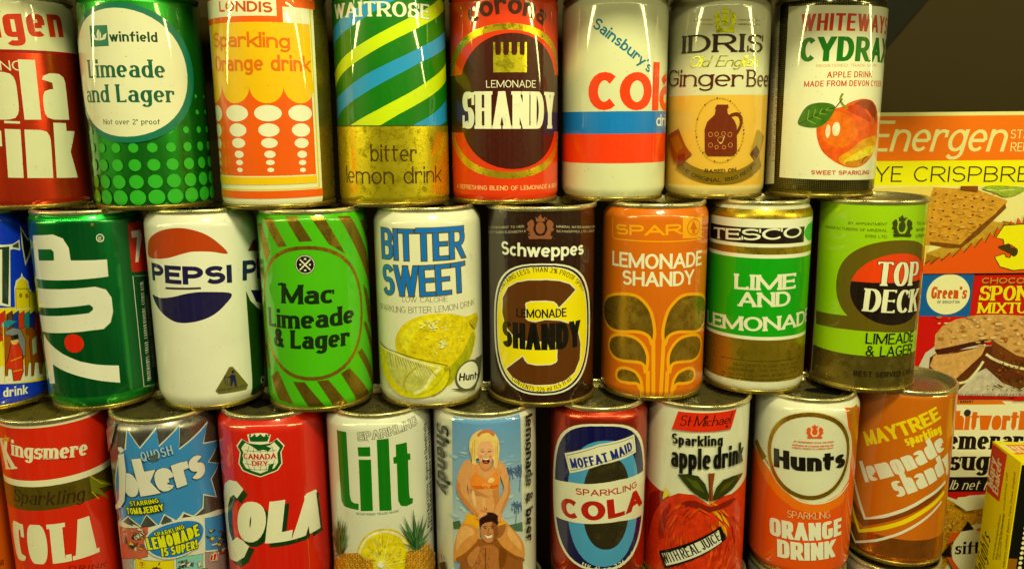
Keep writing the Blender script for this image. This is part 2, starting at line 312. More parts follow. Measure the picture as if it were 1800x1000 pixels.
# ------------------------------------------------------------------ surfaces that take a print
def ray(px,py):
    return (FW*FPX + RT*(px-900) - UP*(py-500)).normalized()
CAM=Vector((0,0,CZ)); NSEG=96; H=121.76
class Base:
    def __init__(s): s.ox=s.oy=0; s.s=1.; s.items=[]; s.kind='paint'
    def z(s,ox,oy,k): s.ox,s.oy,s.s=ox,oy,k; return s
    def q(s,p): return s.uv(s.ox+p[0]/s.s, s.oy+p[1]/s.s)
    def add(s,v,f,col,kind=None):
        if f: s.items.append((v,f,paint(col,kind or s.kind)))
    def put(s,polys,col,kind=None): s.add(*tri(polys,s.gu,s.gv),col,kind)
    def smooth(s,P,n=5):
        o=[]; N=len(P)
        for i in range(N):
            a,b,c,d=P[i-1],P[i],P[(i+1)%N],P[(i+2)%N]
            for k in range(n):
                t=k/n; o.append(tuple(.5*(2*b[j]+(c[j]-a[j])*t+(2*a[j]-5*b[j]+4*c[j]-d[j])*t*t+(3*b[j]-a[j]-3*c[j]+d[j])*t**3) for j in (0,1)))
        return o
    def poly(s,P,col,sm=False,kind=None,mir=None):
        U=[s.q(p) for p in P]
        if mir is not None: m=s.q(mir)[0]; U=[(2*m-u,v) for u,v in U]
        if sm: U=s.smooth(U)
        s.put([U],col,kind)
    def line(s,P,w,col,closed=False,sm=False,kind=None,mir=None):
        U=[s.q(p) for p in P]
        if mir is not None: m=s.q(mir)[0]; U=[(2*m-u,v) for u,v in U]
        if sm:
            U=s.smooth(U) if closed else s.smooth([U[0]]+U+[U[-1]])[5:-9]
        h=w*s.mm()/2; s.put(strip(U,lambda a,b:h,closed),col,kind)
    def mm(s): return s.mmpx/s.s
    def ellp(s,cx,cy,rx,ry,n=48,sq=2.,rot=0):
        c=s.q((cx,cy)); l=s.q((cx-rx,cy)); r=s.q((cx+rx,cy)); t=s.q((cx,cy-ry)); b=s.q((cx,cy+ry))
        ru=(r[0]-l[0])/2; rv=(t[1]-b[1])/2; cu=(r[0]+l[0])/2; cv=(t[1]+b[1])/2; e=2./sq; o=[]
        for i in range(n):
            a=2*math.pi*i/n; x=math.copysign(abs(math.cos(a))**e,math.cos(a))*ru; y=math.copysign(abs(math.sin(a))**e,math.sin(a))*rv
            k=R_(rot); o.append((cu+x*math.cos(k)-y*math.sin(k),cv+x*math.sin(k)+y*math.cos(k)))
        return o
    def ell(s,cx,cy,rx,ry,col,kind=None,**k): s.put([s.ellp(cx,cy,rx,ry,**k)],col,kind)
    def ring(s,cx,cy,rx,ry,w,col,kind=None,**k):
        h=w*s.mm()/2; s.put(strip(s.ellp(cx,cy,rx,ry,**k),lambda a,b:h,True),col,kind)
    def rect(s,x0,y0,x1,y1,col,kind=None,l=None,r=None):
        a=s.q((x0,y0)); b=s.q((x1,y1)); u0=a[0] if l is None else l; u1=b[0] if r is None else r
        s.put([[(u0,b[1]),(u1,b[1]),(u1,a[1]),(u0,a[1])]],col,kind)
    def band(s,y0,y1,col,kind=None,x=None):
        x=s.fx if x is None else s.ox+x/s.s
        a=s.uv(x,s.oy+y0/s.s)[1]; b=s.uv(x,s.oy+y1/s.s)[1]; U=math.pi*s.R*.999
        s.put([[(-U,b),(U,b),(U,a),(-U,a)]],col,kind)
    def txt(s,t,p0,p1,h,col,/,S=None,fit=None,ol=None,kind=None,off=(0,0),arc=None,**kw):
        """lettering along p0-p1 (pixels), capital height h; ol=(colour, width); arc=(cx,cy,smile) bends the baseline round a centre"""
        S=S or St(**kw); hm=h*s.mm(); gx,gy=p1[0]-p0[0],p1[1]-p0[1]; gl=math.hypot(gx,gy)
        if not arc:
            mx_,my_=(p0[0]+p1[0])/2,(p0[1]+p1[1])/2; hm=(Vector(s.q((mx_+gy/gl*h/2,my_-gx/gl*h/2)))-Vector(s.q((mx_-gy/gl*h/2,my_+gx/gl*h/2)))).length
        a=Vector(s.q(p0)); b=Vector(s.q(p1)); of=Vector((off[0]*s.mm(),-off[1]*s.mm()))
        if arc:
            c=Vector(s.q(arc[:2])); sm=arc[2]; ra=((a-c).length+(b-c).length)/2
            a0=math.atan2(a.y-c.y,a.x-c.x); a1=math.atan2(b.y-c.y,b.x-c.x)
            if sm:
                if a0>0: a0-=2*math.pi
                if a1>0.6: a1-=2*math.pi
            else:
                if a0<-.6: a0+=2*math.pi
            L=abs(a1-a0)*ra
            def W(x,y):
                if sm: r=ra-y*hm; k=a0+x*hm/ra
                else: r=ra+y*hm; k=a0-x*hm/ra
                return (c.x+r*math.cos(k)+of.x,c.y+r*math.sin(k)+of.y)
        else:
            L=(b-a).length; d=(b-a)/L; n=Vector((-d.y,d.x))
            def W(x,y): p=a+d*(x*hm)+n*(y*hm)+of; return (p.x,p.y)
        lay=layout(t,S,L/hm,fit)
        for grow,cc in (([(ol[1]/h,ol[0])] if ol else [])+[(0,col)]):
            V=[];F=[]
            for ch,x,w in lay:
                if ch==' ': continue
                v,f=tri([[W(x+X,Y) for X,Y in q] for q in glyph_polys(ch,S,w,grow)],s.gu,s.gv)
                k=len(V); V+=v; F+=[tuple(i+k for i in g) for g in f]
            s.add(V,F,cc,kind)
    def crest(s,x0,y0,x1,y1,col,kind=None):
        """a small coat of arms: crown, shield and two supporters"""
        w=x1-x0;h=y1-y0; P=lambda a,b:(x0+a*w,y0+b*h); K=dict(kind=kind)
        s.ell(*P(.5,.55),.17*w,.24*h,col,**K); rnd=random.Random(4)
        for k in range(46):
            t=rnd.uniform(0,6.283); r=rnd.uniform(.75,1.06); s.ell(*P(.5+.47*r*math.cos(t),.55+.42*r*math.sin(t)),.035*w,.03*h,col,n=6,**K)
        s.poly([P(.36,.3),P(.32,.1),P(.42,.18),P(.5,0),P(.58,.18),P(.68,.1),P(.64,.3)],col,**K)
        for m in (0,1):
            X=lambda a:(1-a if m else a)
            s.poly([P(X(a),b) for a,b in ((.08,.3),(.2,.22),(.28,.4),(.24,.6),(.34,.86),(.16,.9),(.1,.7),(0,.62),(.06,.5),(.02,.38))],col,sm=True,**K)
        s.poly([P(.05,.88),P(.3,.82),P(.5,.88),P(.7,.82),P(.95,.88),P(.9,1),P(.5,.98),P(.1,1)],col,**K)
def newmesh(name,V,F,mats,idx,parent=None,N=None,smooth=True):
    me=bpy.data.meshes.new(name); me.from_pydata([tuple(c*.001 for c in v) for v in V],[],F)
    for m in mats: me.materials.append(m)
    me.polygons.foreach_set('material_index',idx); me.polygons.foreach_set('use_smooth',[smooth]*len(F))
    if N: me.normals_split_custom_set_from_vertices(N)
    me.update(); o=bpy.data.objects.new(name,me); COL.objects.link(o)
    if parent: o.parent=parent
    return o
def lathe(name,prof,m,parent,n=NSEG,closed_top=False,hard=True):
    V=[];F=[];k=len(prof)
    for i in range(n):
        a=2*math.pi*i/n
        for r,z in prof: V.append((r*math.sin(a),-r*math.cos(a),z))
    for i in range(n):
        j=(i+1)%n
        for q in range(k-1): F.append((i*k+q,j*k+q,j*k+q+1,i*k+q+1))
    o=newmesh(name,V,F,[m],[0]*len(F),parent); return o
TIN=(118,108,58); RUST=(112,96,36)
class Can(Base):
    def __init__(s,X,Y,R,row,base,kind='paint',nt=0.,nb=0.,rim='tin',label='',name='drinks_can',yaw=0,lean=0):
        super().__init__(); s.X,s.Y,s.R0=X,Y,R; s.R=R-.5; s.Z=row*H; s.base=base; s.bkind=kind; s.nt,s.nb=nt,nb
        s.gu=2*math.pi*s.R/NSEG; s.rim=rim; s.label=label; s.name=name
        T=[(s.R-nb+.1,2.6)]
        hb=2.2*nb+1.6
        for i in range(1,6): t=i/5; T.append((s.R-nb*(1-math.sin(t*math.pi/2))**1.3,2.6+hb*t))
        ht=2.1*nt+1.6; z1=H-2.8
        T.append((s.R,60.))
        for i in range(0,6): t=i/5; T.append((s.R-nt*(1-math.cos(t*math.pi/2))**1.2,z1-ht+ht*t))
        s.T=T; s.gv=[v for r,v in T[1:-1]] if nb or nt else [T[5][1],T[7][1]]
        f=Vector((-X,-Y,0)).normalized(); p=Vector((X,Y,0))+f*s.R
        d=(Vector((p.x,p.y,s.Z+H/2))-CAM); s.mmpx=d.dot(FW)/FPX
        s.fx=900+FPX*d.dot(RT)/d.dot(FW)
    def uv(s,px,py):
        d=ray(px,py); ox,oy=-s.X,-s.Y; a=d.x*d.x+d.y*d.y; b=ox*d.x+oy*d.y; c=ox*ox+oy*oy-s.R**2; D=b*b-a*c
        if D>=0: t=(-b-math.sqrt(D))/a; ex=0
        else:
            t=-b/a; l=math.sqrt(max(0,(ox+d.x*t)**2+(oy+d.y*t)**2)); ex=(l-s.R)*1.5
        x=ox+d.x*t; y=oy+d.y*t; ph=math.atan2(x,-y)
        if not ex:
            f0=math.atan2(-s.X,s.Y); dl=ph-f0; sn=math.sin(abs(dl)) if abs(dl)<1.57 else 1
            if sn>.88: ph=f0+math.copysign(1.0759+(sn-.88)*2.1,dl)
        if ex: ph=math.atan2(-s.X,s.Y)+math.copysign(1.328+ex/s.R,ph-math.atan2(-s.X,s.Y))
        if 0: ph+=math.copysign(ex/s.R, ph-math.atan2(-s.X,s.Y))
        return (ph*s.R, CZ+d.z*t-s.Z)
    def prof(s,v):
        T=s.T
        for i in range(len(T)-1):
            if v<=T[i+1][1] or i==len(T)-2:
                (r0,z0),(r1,z1)=T[i],T[i+1]; t=min(1,max(0,(v-z0)/(z1-z0))); return r0+(r1-r0)*t,(r1-r0)/(z1-z0)
    def finish(s,lid=(TIN,'tin'),hole=None,cat='can',group=None,art=True):
        root=bpy.data.objects.new(s.name,None); COL.objects.link(root); root.location=(s.X/1000,s.Y/1000,s.Z/1000); root.empty_display_size=.02
        root['label']=s.label; root['category']=cat
        root['group']=group or ('drinks cans of the bottom row','drinks cans of the middle row','drinks cans of the top row')[round(s.Z/H)]
        s.root=root; V=[];F=[];N=[];mats=[paint(s.base,s.bkind)];idx=[];k=len(s.T)
        for i in range(NSEG):
            a=2*math.pi*i/NSEG
            for j,(r,z) in enumerate(s.T):
                V.append((r*math.sin(a),-r*math.cos(a),z)); sl=(s.prof(z-.01)[1]+s.prof(z+.01)[1])/2
                N.append(Vector((math.sin(a),-math.cos(a),-sl)).normalized())
        for i in range(NSEG):
            j=(i+1)%NSEG
            for q in range(k-1): F.append((i*k+q,j*k+q,j*k+q+1,i*k+q+1)); idx.append(0)
        lo,hi=s.T[0][1]+.05,s.T[-1][1]-.02
        for n,(v,f,m) in enumerate(s.items):
            if m not in mats: mats.append(m)
            mi=mats.index(m); off=.012+.006*n; b=len(V)
            for u,w in v:
                w=min(hi,max(lo,w)); r,sl=s.prof(w); ph=u/s.R; ph=max(-3.1,min(3.1,ph))
                # stay on the flat facets of the body
                st=2*math.pi/NSEG; k0=math.floor(ph/st+1e-6); a0=k0*st; a1=a0+st; t=(ph-a0)/st; rr=r+off
                x=rr*(math.sin(a0)*(1-t)+math.sin(a1)*t); y=-rr*(math.cos(a0)*(1-t)+math.cos(a1)*t)
                V.append((x,y,w)); N.append(Vector((math.sin(ph),-math.cos(ph),-sl)).normalized())
            for g in f:
                g=tuple(i+b for i in g); A,B,C=(V[i] for i in g)
                nx=(B[1]-A[1])*(C[2]-A[2])-(B[2]-A[2])*(C[1]-A[1]); ny=(B[2]-A[2])*(C[0]-A[0])-(B[0]-A[0])*(C[2]-A[2])
                if nx*A[0]+ny*A[1]<0: g=g[::-1]
                F.append(g); idx.append(mi)
        newmesh('body',V,F,mats,idx,root,[tuple(n) for n in N])
        rc=paint(RUST,'gold'); tc=paint(*lid); rb=s.R-s.nb; rt=s.R-s.nt
        lathe('bottom_rim',[(rb-3,3.2),(rb-.2,3.0),(rb+.75,2.7),(rb+.95,2.2),(rb+.95,.6),(rb+.6,.1),(rb-.2,0),(rb-1.2,.3),(rb-1.6,1.8),(rb-4,2.6),(0.01,3.4)],rc,root)
        z=H-3.1
        lathe('top_rim',[(rt-1.5,z-.4),(rt-.1,z-.1),(rt+.65,z+.3),(rt+.95,z+.8),(rt+.95,z+2.3),(rt+.65,z+2.9),(rt,z+3.08),(rt-.8,z+2.9),(rt-1.3,z+2.2),(rt-1.5,z-.6),(rt-1.55,z-1.2)],paint((150,142,92),'tin'),root)
        l=lathe('lid',[(rt-1.5,z-1.0),(rt-2.6,z-1.5),(rt-3.6,z-1.1),(rt-4.6,z-.9),(rt-9,z-.85),(rt-9.6,z-1.1),(.01,z-1.1)],tc,root)
        if hole:
            a,r0,r1,wd=hole; P=[]
            for i in range(18):
                t=i/17; P.append((r0+(r1-r0)*t,wd*math.sqrt(max(0,t))*(1 if t<.85 else math.sqrt(max(0,1-((t-.85)/.15)**2)))))
            P=P+[(x,-y) for x,y in P[::-1]]; ca,sa=math.cos(R_(a)),math.sin(R_(a))
            V=[(x*ca-y*sa,x*sa+y*ca,z-.6) for x,y in P if abs(y)>.01 or x>r1-.1 or x<r0+.1]
            newmesh('opening',V,[tuple(range(len(V)))],[paint((16,14,8),'card')],[0],l,smooth=False)
        return root
class Plane_(Base):
    """a flat card face: origin O, unit vectors U (right), Vv (up), all in mm"""
    def __init__(s,O,U,Vv,kind='card'):
        super().__init__(); s.O=Vector(O); s.U=Vector(U); s.V=Vector(Vv); s.N=s.U.cross(s.V); s.kind=kind; s.gu=None; s.gv=(); s.R=1; s.fx=0
        d=s.O-CAM; s.mmpx=d.dot(FW)/FPX
    def uv(s,px,py):
        d=ray(px,py); t=(s.O-CAM).dot(s.N)/d.dot(s.N); p=CAM+d*t-s.O; return (p.dot(s.U),p.dot(s.V))
    def clip(s,w,h): s.w,s.h=w,h; return s
    def finish(s,name,parent,w,h,org,base):
        """the printed face: w x h mm sheet plus its print, clipped to the sheet"""
        V=[(0,0,0)]*0;F=[];mats=[paint(base,s.kind)];idx=[]
        def W(u,v,o): p=s.O+s.U*u+s.V*v+s.N*o-org; return (p.x,p.y,p.z)
        V=[W(0,0,.02),W(w,0,.02),W(w,h,.02),W(0,h,.02)];F=[(0,1,2,3)];idx=[0]
        for n,(v,f,m) in enumerate(s.items):
            if m not in mats: mats.append(m)
            mi=mats.index(m); o=.05+.012*n
            for g in f:
                P=clipy([v[i] for i in g],0,h)
                if len(P)>2: P=[(b,a) for a,b in clipy([(b,a) for a,b in P],0,w)]
                if len(P)<3: continue
                if area_(P)<0: P=P[::-1]
                b=len(V); V+=[W(x,y,o) for x,y in P]; F.append(tuple(range(b,b+len(P)))); idx.append(mi)
        return newmesh(name,V,F,mats,idx,parent,smooth=False)
z1a=(0,0,2.6316);z1b=(340,0,2.6326);z1c=(770,0,2.7024);z1d=(1150,0,2.7022)
z2a=(0,350,2.6319);z2b=(440,340,2.5);z2c=(840,340,2.6317);z2d=(1230,330,2.7023)
z3a=(0,690,3.2256);z3b=(370,690,3.225);z3c=(750,680,3.125);z3d=(1120,670,3.03);z3e=(1480,640,2.778)
z3f=(1520,0,2.943);z3g=(1520,320,2.632);z4a=(1640,740,3.8462)
WH=(222,221,180); CR=(214,212,160); GOLD=(150,128,22); DK=(34,30,14)
SLAB=dict(ser=.06,st=.13)
# ================= top row
def cola_drink():
    a=Can(-296.8,515.9,33,2,(196,44,14),'foil',nt=1,nb=.8,label='red and cream can at the left end of the top row, words cut off').z(*z1a)
    a.band(-120,232,(214,208,152)); a.band(232,246,(150,30,12))
    a.txt('Nugen',(25,175),(295,175),146,(196,50,22),w=.22,h=.17,sq=4,gap=.1,fit=(2,5),x=.72)
    a.txt('SPARKLING',(2,328),(108,328),46,CR,w=.13,fit=(7,9))
    a.txt('Cola',(-46,555),(322,555),273,CR,w=.255,h=.15,sq=4,gap=.06,x=.79,fit=(1,4))
    a.txt('drink',(38,822),(356,822),255,CR,w=.25,h=.15,sq=4,gap=.06,x=.86,fit=(2,5))
    return a.finish()
def limeade_oval():
    a=Can(-218.2,509.2,34,2,(22,104,20),'foil',nt=1.2,nb=.8,label='green can with a big cream oval and rows of light green dots').z(*z1a)
    c=a.q((625,765)); du=a.q((712,765))[0]-c[0]
    for j,(y,r) in enumerate(((443,10),(520,13),(605,18),(685,25),(765,31),(842,36),(915,40))):
        v=a.q((625,y))[1]; rr=r*.9*a.mm()
        for i in range(-9,12):
            P=[(c[0]+i*du+rr*math.cos(t*.3142),v+rr*math.sin(t*.3142)) for t in range(20)]
            a.put([P],(50,168,48))
    T=(10,112,84)
    a.ell(612,338,276,324,T); a.ell(608,336,252,297,(224,220,170))
    a.poly([(420,122),(500,118),(508,215),(428,220)],T)
    for m in (None,462):
        a.poly([(464,190),(440,186),(430,158),(446,168),(447,176),(456,180),(452,160),(455,146),(464,138)],(224,220,170),sm=False,mir=m and (m,160))
    a.line([(464,142),(464,196)],3,T)
    a.txt('winfield',(512,196),(728,198),47,(18,70,48),w=.2,h=.16,gap=.09)
    a.txt('Limeade',(420,363),(764,363),84,(12,92,66),w=.19,h=.09,ser=.05,st=.08,x=.68,gap=.09)
    a.txt('and Lager',(412,476),(806,476),82,(12,92,66),w=.19,h=.09,ser=.05,st=.08,x=.68,gap=.09)
    a.txt('Not over 2\u00b0 proof',(486,577),(740,577),25,(40,70,50),w=.13)
    return a.finish()
def orange_drink():
    a=Can(-141.8,507.4,34,2,(112,98,22),'tin',nt=1,nb=.8,label='yellow and orange can patterned with scallops and columns of white ovals').z(*z1b)
    O=(228,92,22);Y=(244,182,22);L=-44
    def r(x0,y0,x1,y1,c,l=L): a.rect(x0,y0,x1,y1,c,l=l)
    r(50,-90,600,940,(222,218,166)); r(50,-60,586,870,(206,196,40)); r(50,-70,579,865,(224,220,170))
    r(50,12,562,48,O); r(108,-30,415,106,O); r(118,-4,386,76,(224,220,170))
    a.txt('LONDIS',(120,58),(366,62),50,(196,78,26),w=.24,h=.2,gap=.1)
    a.rect(74,122,552,402,Y); a.rect(88,400,568,806,O,l=a.q((88,600))[0])
    for x,rx in ((78,54),(196,62),(337,79),(486,70)): a.ell(x,400,rx,79,Y)
    a.rect(74,380,552,400,Y)
    rows=((525,38,1),(603,31,.77),(663,23,.6),(715,17,.41),(753,12,.32),(787,10,.25))
    for x,rx in ((107,26),(203,50),(345,64),(493,54)):
        for y,ry,k in rows: a.ell(x+(y-525)*.05,y,rx*k,ry,(228,224,178))
    r(88,812,572,846,(240,186,30)); r(88,874,598,905,O)
    a.txt('Sparkling',(97,222),(447,226),70,(222,108,26),w=.165,h=.14,gap=.07,x=.7)
    a.txt('Orange drink',(134,331),(541,334),74,(222,108,26),w=.165,h=.14,gap=.07,x=.7,fit=(1,12))
    return a.finish()
def lemon_stripes():
    a=Can(-71.9,513.8,33.9,2,(198,158,20),'gold',nt=1,nb=.9,label='can with diagonal lime, blue and green stripes above a bare gold lower third').z(*z1b)
    a.band(-110,583,(4,112,26),x=910); a.band(580,586,(60,80,10),x=910)
    LM=(196,216,36);B=(40,142,226)
    a.poly([(640,345),(700,262),(800,190),(950,108),(1080,40),(1165,-25),(1172,45),(1050,125),(900,200),(780,270),(690,342),(648,410)],LM)
    a.poly([(634,150),(680,92),(770,30),(860,-20),(1010,-40),(800,78),(720,132),(660,192),(640,232)],B)
    a.poly([(652,470),(700,420),(800,345),(950,270),(1080,205),(1172,145),(1174,220),(1050,290),(900,370),(780,440),(690,510),(660,562)],B)
    a.poly([(728,581),(850,510),(1000,430),(1100,365),(1173,298),(1176,372),(1050,475),(950,530),(865,581)],LM)
    a.poly([(1015,581),(1090,540),(1174,460),(1176,560),(1140,581)],B)
    a.txt('WAITROSE',(655,92),(1092,92),70,(222,222,176),w=.26,h=.12,**dict(ser=.05,st=.12),gap=.08,ol=((60,90,60),1.5))
    a.txt('bitter',(820,748),(1034,748),80,(74,54,14),w=.1,h=.09,gap=.09)
    a.txt('lemon drink',(710,846),(1147,842),80,(74,54,14),w=.1,h=.09,gap=.09)
    a.txt('INGREDIENTS WATER SUGAR',(664,570),(660,460),8,(20,40,20),w=.14)
    return a.finish()
def shandy_crown():
    a=Can(-3.8,523,33.6,2,(214,58,14),nt=1,nb=1.2,label='orange can with a dark brown disc and a small gold crown').z(*z1c)
    BR=(66,32,14);G=(168,142,20)
    a.ell(330,480,300,370,G,kind='gold'); a.ell(330,480,270,338,(214,58,14))
    a.rect(20,366,620,624,BR,l=-60,r=60); a.band(342,352,G,kind='gold',x=330); a.band(630,640,G,kind='gold',x=330)
    a.ell(330,480,300,370,G,kind='gold'); a.ell(330,480,270,338,(214,58,14)); a.rect(20,366,620,624,BR,l=-60,r=60)
    a.ell(332,481,234,324,BR)
    a.rect(262,266,422,345,(186,160,24),'gold')
    for x0,x1 in ((262,272),(298,310),(337,349),(376,388),(411,422)): a.rect(x0,202,x1,268,(186,160,24),'gold')
    for x in (285,323,362,400): a.line([(x-17,252),(x-10,266),(x+10,266),(x+17,252)],7,(186,160,24),kind='gold')
    a.txt('corona',(160,120),(500,122),94,(74,36,14),w=.2,h=.17,gap=.08,arc=(330,486,0))
    a.txt('LEMONADE',(229,418),(464,418),35,(228,224,176),w=.11,h=.1)
    a.txt('SHANDY',(118,612),(549,612),177,(228,224,176),w=.2,h=.085,ser=.035,st=.09,gap=.035)
    a.txt('A REFRESHING BLEND OF LEMONADE & BEER',(91,893),(566,887),21,(232,196,120),w=.14,gap=.14)
    return a.finish()
def white_cola():
    a=Can(65.3,534.2,33.3,2,(206,205,150),nt=1.5,nb=2.2,label='cream can with one blue and one orange band and a slanted line of lettering').z(*z1c)
    a.band(530,637,(0,116,178),x=840); a.band(637,777,(236,62,14),x=840)
    a.txt("Sainsbury's",(730,128),(1000,350),54,(0,106,120),w=.19,h=.16,gap=.06)
    a.txt('cola drink',(712,525),(1046,527),232,(228,62,16),w=.22,h=.17,x=.78,gap=.02,fit=(0,3))
    a.txt('drink',(1036,600),(1082,600),56,(226,224,190),w=.16,fit=(0,3))
    return a.finish()
def ginger_beer():
    a=Can(132.5,544.3,32.2,2,(206,202,148),nt=1.5,nb=1.5,label='cream and tan can with a brown stone jug inside a dotted ring').z(*z1d)
    a.band(452,1200,(218,170,62),x=310); a.band(884,960,(214,190,110),x=310)
    a.crest(285,28,390,156,(216,188,20),'gold')
    a.txt('BY APPOINTMENT',(190,100),(280,100),8,(190,165,30),w=.16); a.txt('H.M. THE QUEEN',(200,122),(280,122),8,(190,165,30),w=.16)
    a.txt('MANUFACTURERS',(402,100),(500,104),8,(120,105,50),w=.16); a.txt('MINERAL WATER',(402,120),(500,124),8,(120,105,50),w=.16)
    a.txt('IDRIS',(134,257),(512,253),86,(44,34,16),w=.25,h=.1,**dict(ser=.07,st=.1),gap=.13)
    a.txt('Old English',(165,322),(486,318),52,(214,180,20),w=.13,h=.06,sh=.4,gap=.05,kind='gold',x=.6)
    a.txt('Ginger',(70,413),(420,413),80,(78,36,12),w=.15,h=.08,ser=.05,st=.07,x=.7,gap=.08)
    a.txt('Beer',(437,413),(515,413),80,(78,36,12),w=.15,h=.08,ser=.05,st=.07,x=.7,gap=.08,fit=(0,2))
    BR=(108,46,12)
    for i in range(56):
        t=i/56*6.283; x=312+112*math.cos(t); y=618-152*math.sin(t)
        a.ell(x,y,4.2,5,(196,160,40) if i%5 else (110,90,40),n=6)
    a.poly([(298,498),(350,498),(352,512),(345,520),(348,540),(378,572),(390,600),(391,722),(376,740),(256,740),(242,724),(241,615),(252,580),(288,545),(293,522),(290,512)],BR)
    a.line([(350,566),(368,546),(396,543),(411,566),(407,600),(388,634)],14,BR,sm=True)
    for x,y,r in ((268,640,12),(296,638,11),(328,636,11),(358,640,12),(268,690,12),(296,700,10),(330,700,10),(360,690,12),(314,665,16)):
        a.ring(x,y,r*.8,r*.9,2.2,(200,140,70),n=12)
    a.txt('J',(306,685),(322,685),36,(216,170,90),w=.12,sh=.3)
    a.poly([(70,645),(120,612),(150,690),(182,735),(125,782),(98,768)],(136,70,20)); a.poly([(80,660),(118,640),(140,700),(110,730)],(150,96,24))
    a.poly([(452,730),(490,615),(517,650),(500,720),(492,790)],(150,120,26)); a.poly([(452,730),(480,690),(496,720),(480,760)],(80,34,14))
    a.line([(118,770),(170,812),(240,838),(315,846),(390,838),(450,810),(498,764)],58,(122,96,24),sm=True)
    a.poly([(116,740),(150,725),(150,775),(118,800)],(120,44,14))
    a.txt('BASED ON',(240,818),(388,814),18,DK,w=.2,h=.16,ser=.04,st=.12,arc=(314,200,1))
    a.txt('THE ORIGINAL 1860 RECIPE',(130,786),(482,786),19,DK,w=.18,h=.15,arc=(310,566,1))
    return a.finish()
def apple_cyder():
    a=Can(201.4,543.4,33.6,2,(112,102,22),'gold',nt=.8,nb=.6,rim='gold',label='white can with a red apple and leaf, checked olive border, right end of top row').z(*z1d)
    g=.9
    for i in range(-60,62):
        u=i*1.3; 
        if -48<u<52: a.put([[(u-.28,5),(u+.28,5),(u+.28,118),(u-.28,118)]],(44,42,10))
    for j in range(0,88):
        v=5+j*1.3
        if v<22 or v>106: a.put([[(-50,v-.28),(52,v-.28),(52,v+.28),(-50,v+.28)]],(44,42,10))
        elif j%1==0: a.put([[(-50,v-.28),(-20,v-.28),(-20,v+.28),(-50,v+.28)]],(44,42,10))
    a.poly([(560,-10),(628,0),(606,30),(575,872),(520,872),(540,400)],(208,204,150))
    a.line([(612,124),(578,124),(548,764),(580,764)],3,(150,60,40))
    a.txt('INGREDIENTS CARBONATED WATER SUGAR',(560,740),(590,180),10,(150,60,40),w=.14)
    a.txt('FRUIT ACID COLOUR PRESERVATIVE',(578,740),(606,180),10,(150,60,40),w=.14)
    a.poly([(645,34),(900,28),(1180,44),(1120,850),(600,842)],(222,218,166))
    a.txt('WHITEWAYS',(699,152),(950,150),82,(198,52,28),w=.2,h=.14,gap=.1,fit=(0,5))
    a.txt('CYDRAX',(692,297),(1012,295),116,(22,108,30),w=.24,h=.17,gap=.06,fit=(0,4))
    a.txt('REGISTERED TRADE MARK',(770,322),(1050,320),13,(200,120,80),w=.13)
    a.txt('APPLE DRINK',(820,372),(1026,370),29,(192,70,40),w=.17,gap=.14)
    a.txt('MADE FROM DEVON CYDER',(714,415),(1072,414),28,(192,70,40),w=.17,gap=.12)
    a.kind='picture'; ap=[(890,508),(930,486),(985,470),(1030,482),(1052,530),(1056,600),(1050,680),(1020,748),(975,790),(920,796),(860,772),(802,724),(776,664),(772,600),(792,550),(840,522)]
    a.poly(ap,(220,84,22),sm=True); a.poly([(800,560),(860,530),(930,560),(960,640),(900,700),(830,690),(795,640)],(226,104,30),sm=True)
    a.poly([(945,498),(985,474),(1028,486),(1048,530),(1050,590),(1030,560),(1000,520),(960,520)],(140,54,16),sm=True)
    a.poly([(905,515),(960,498),(1000,530),(1020,580),(980,560),(940,540)],(186,60,16),sm=True)
    a.poly([(872,752),(930,712),(985,664),(1044,646),(1048,690),(1012,752),(962,790),(905,786)],(220,150,36),sm=True)
    a.poly([(900,765),(950,730),(1000,700),(1040,690),(1046,700),(1010,752),(962,788),(915,788)],(224,192,50),sm=True)
    a.poly([(905,770),(960,760),(1005,740),(1015,748),(980,785),(920,792)],(190,120,30),sm=True); a.line([(978,776),(990,752),(1004,744)],6,(100,60,20))
    a.ell(824,624,11,32,(232,200,150)); a.ell(862,614,18,34,(236,206,150)); a.ell(866,604,12,20,(238,228,190)); a.ell(1030,568,7,12,(190,90,50))
    a.line([(893,445),(882,470),(890,495),(914,518)],10,(130,130,30),sm=True)
    a.poly([(688,592),(700,545),(730,505),(775,490),(830,492),(858,512),(835,560),(800,596),(755,608)],(62,108,30),sm=True)
    a.line([(692,590),(750,560),(800,530),(860,512),(892,470)],5,(40,70,16)); 
    for k in range(4): a.line([(730+k*28,570-k*15),(738+k*30,524-k*4)],4,(130,150,50)); a.line([(730+k*28,570-k*15),(768+k*26,590-k*22)],4,(120,150,50))
    a.kind='paint'; a.txt('SWEET SPARKLING',(746,828),(1012,828),20,(192,60,34),w=.2,gap=.15)
    return a.finish()
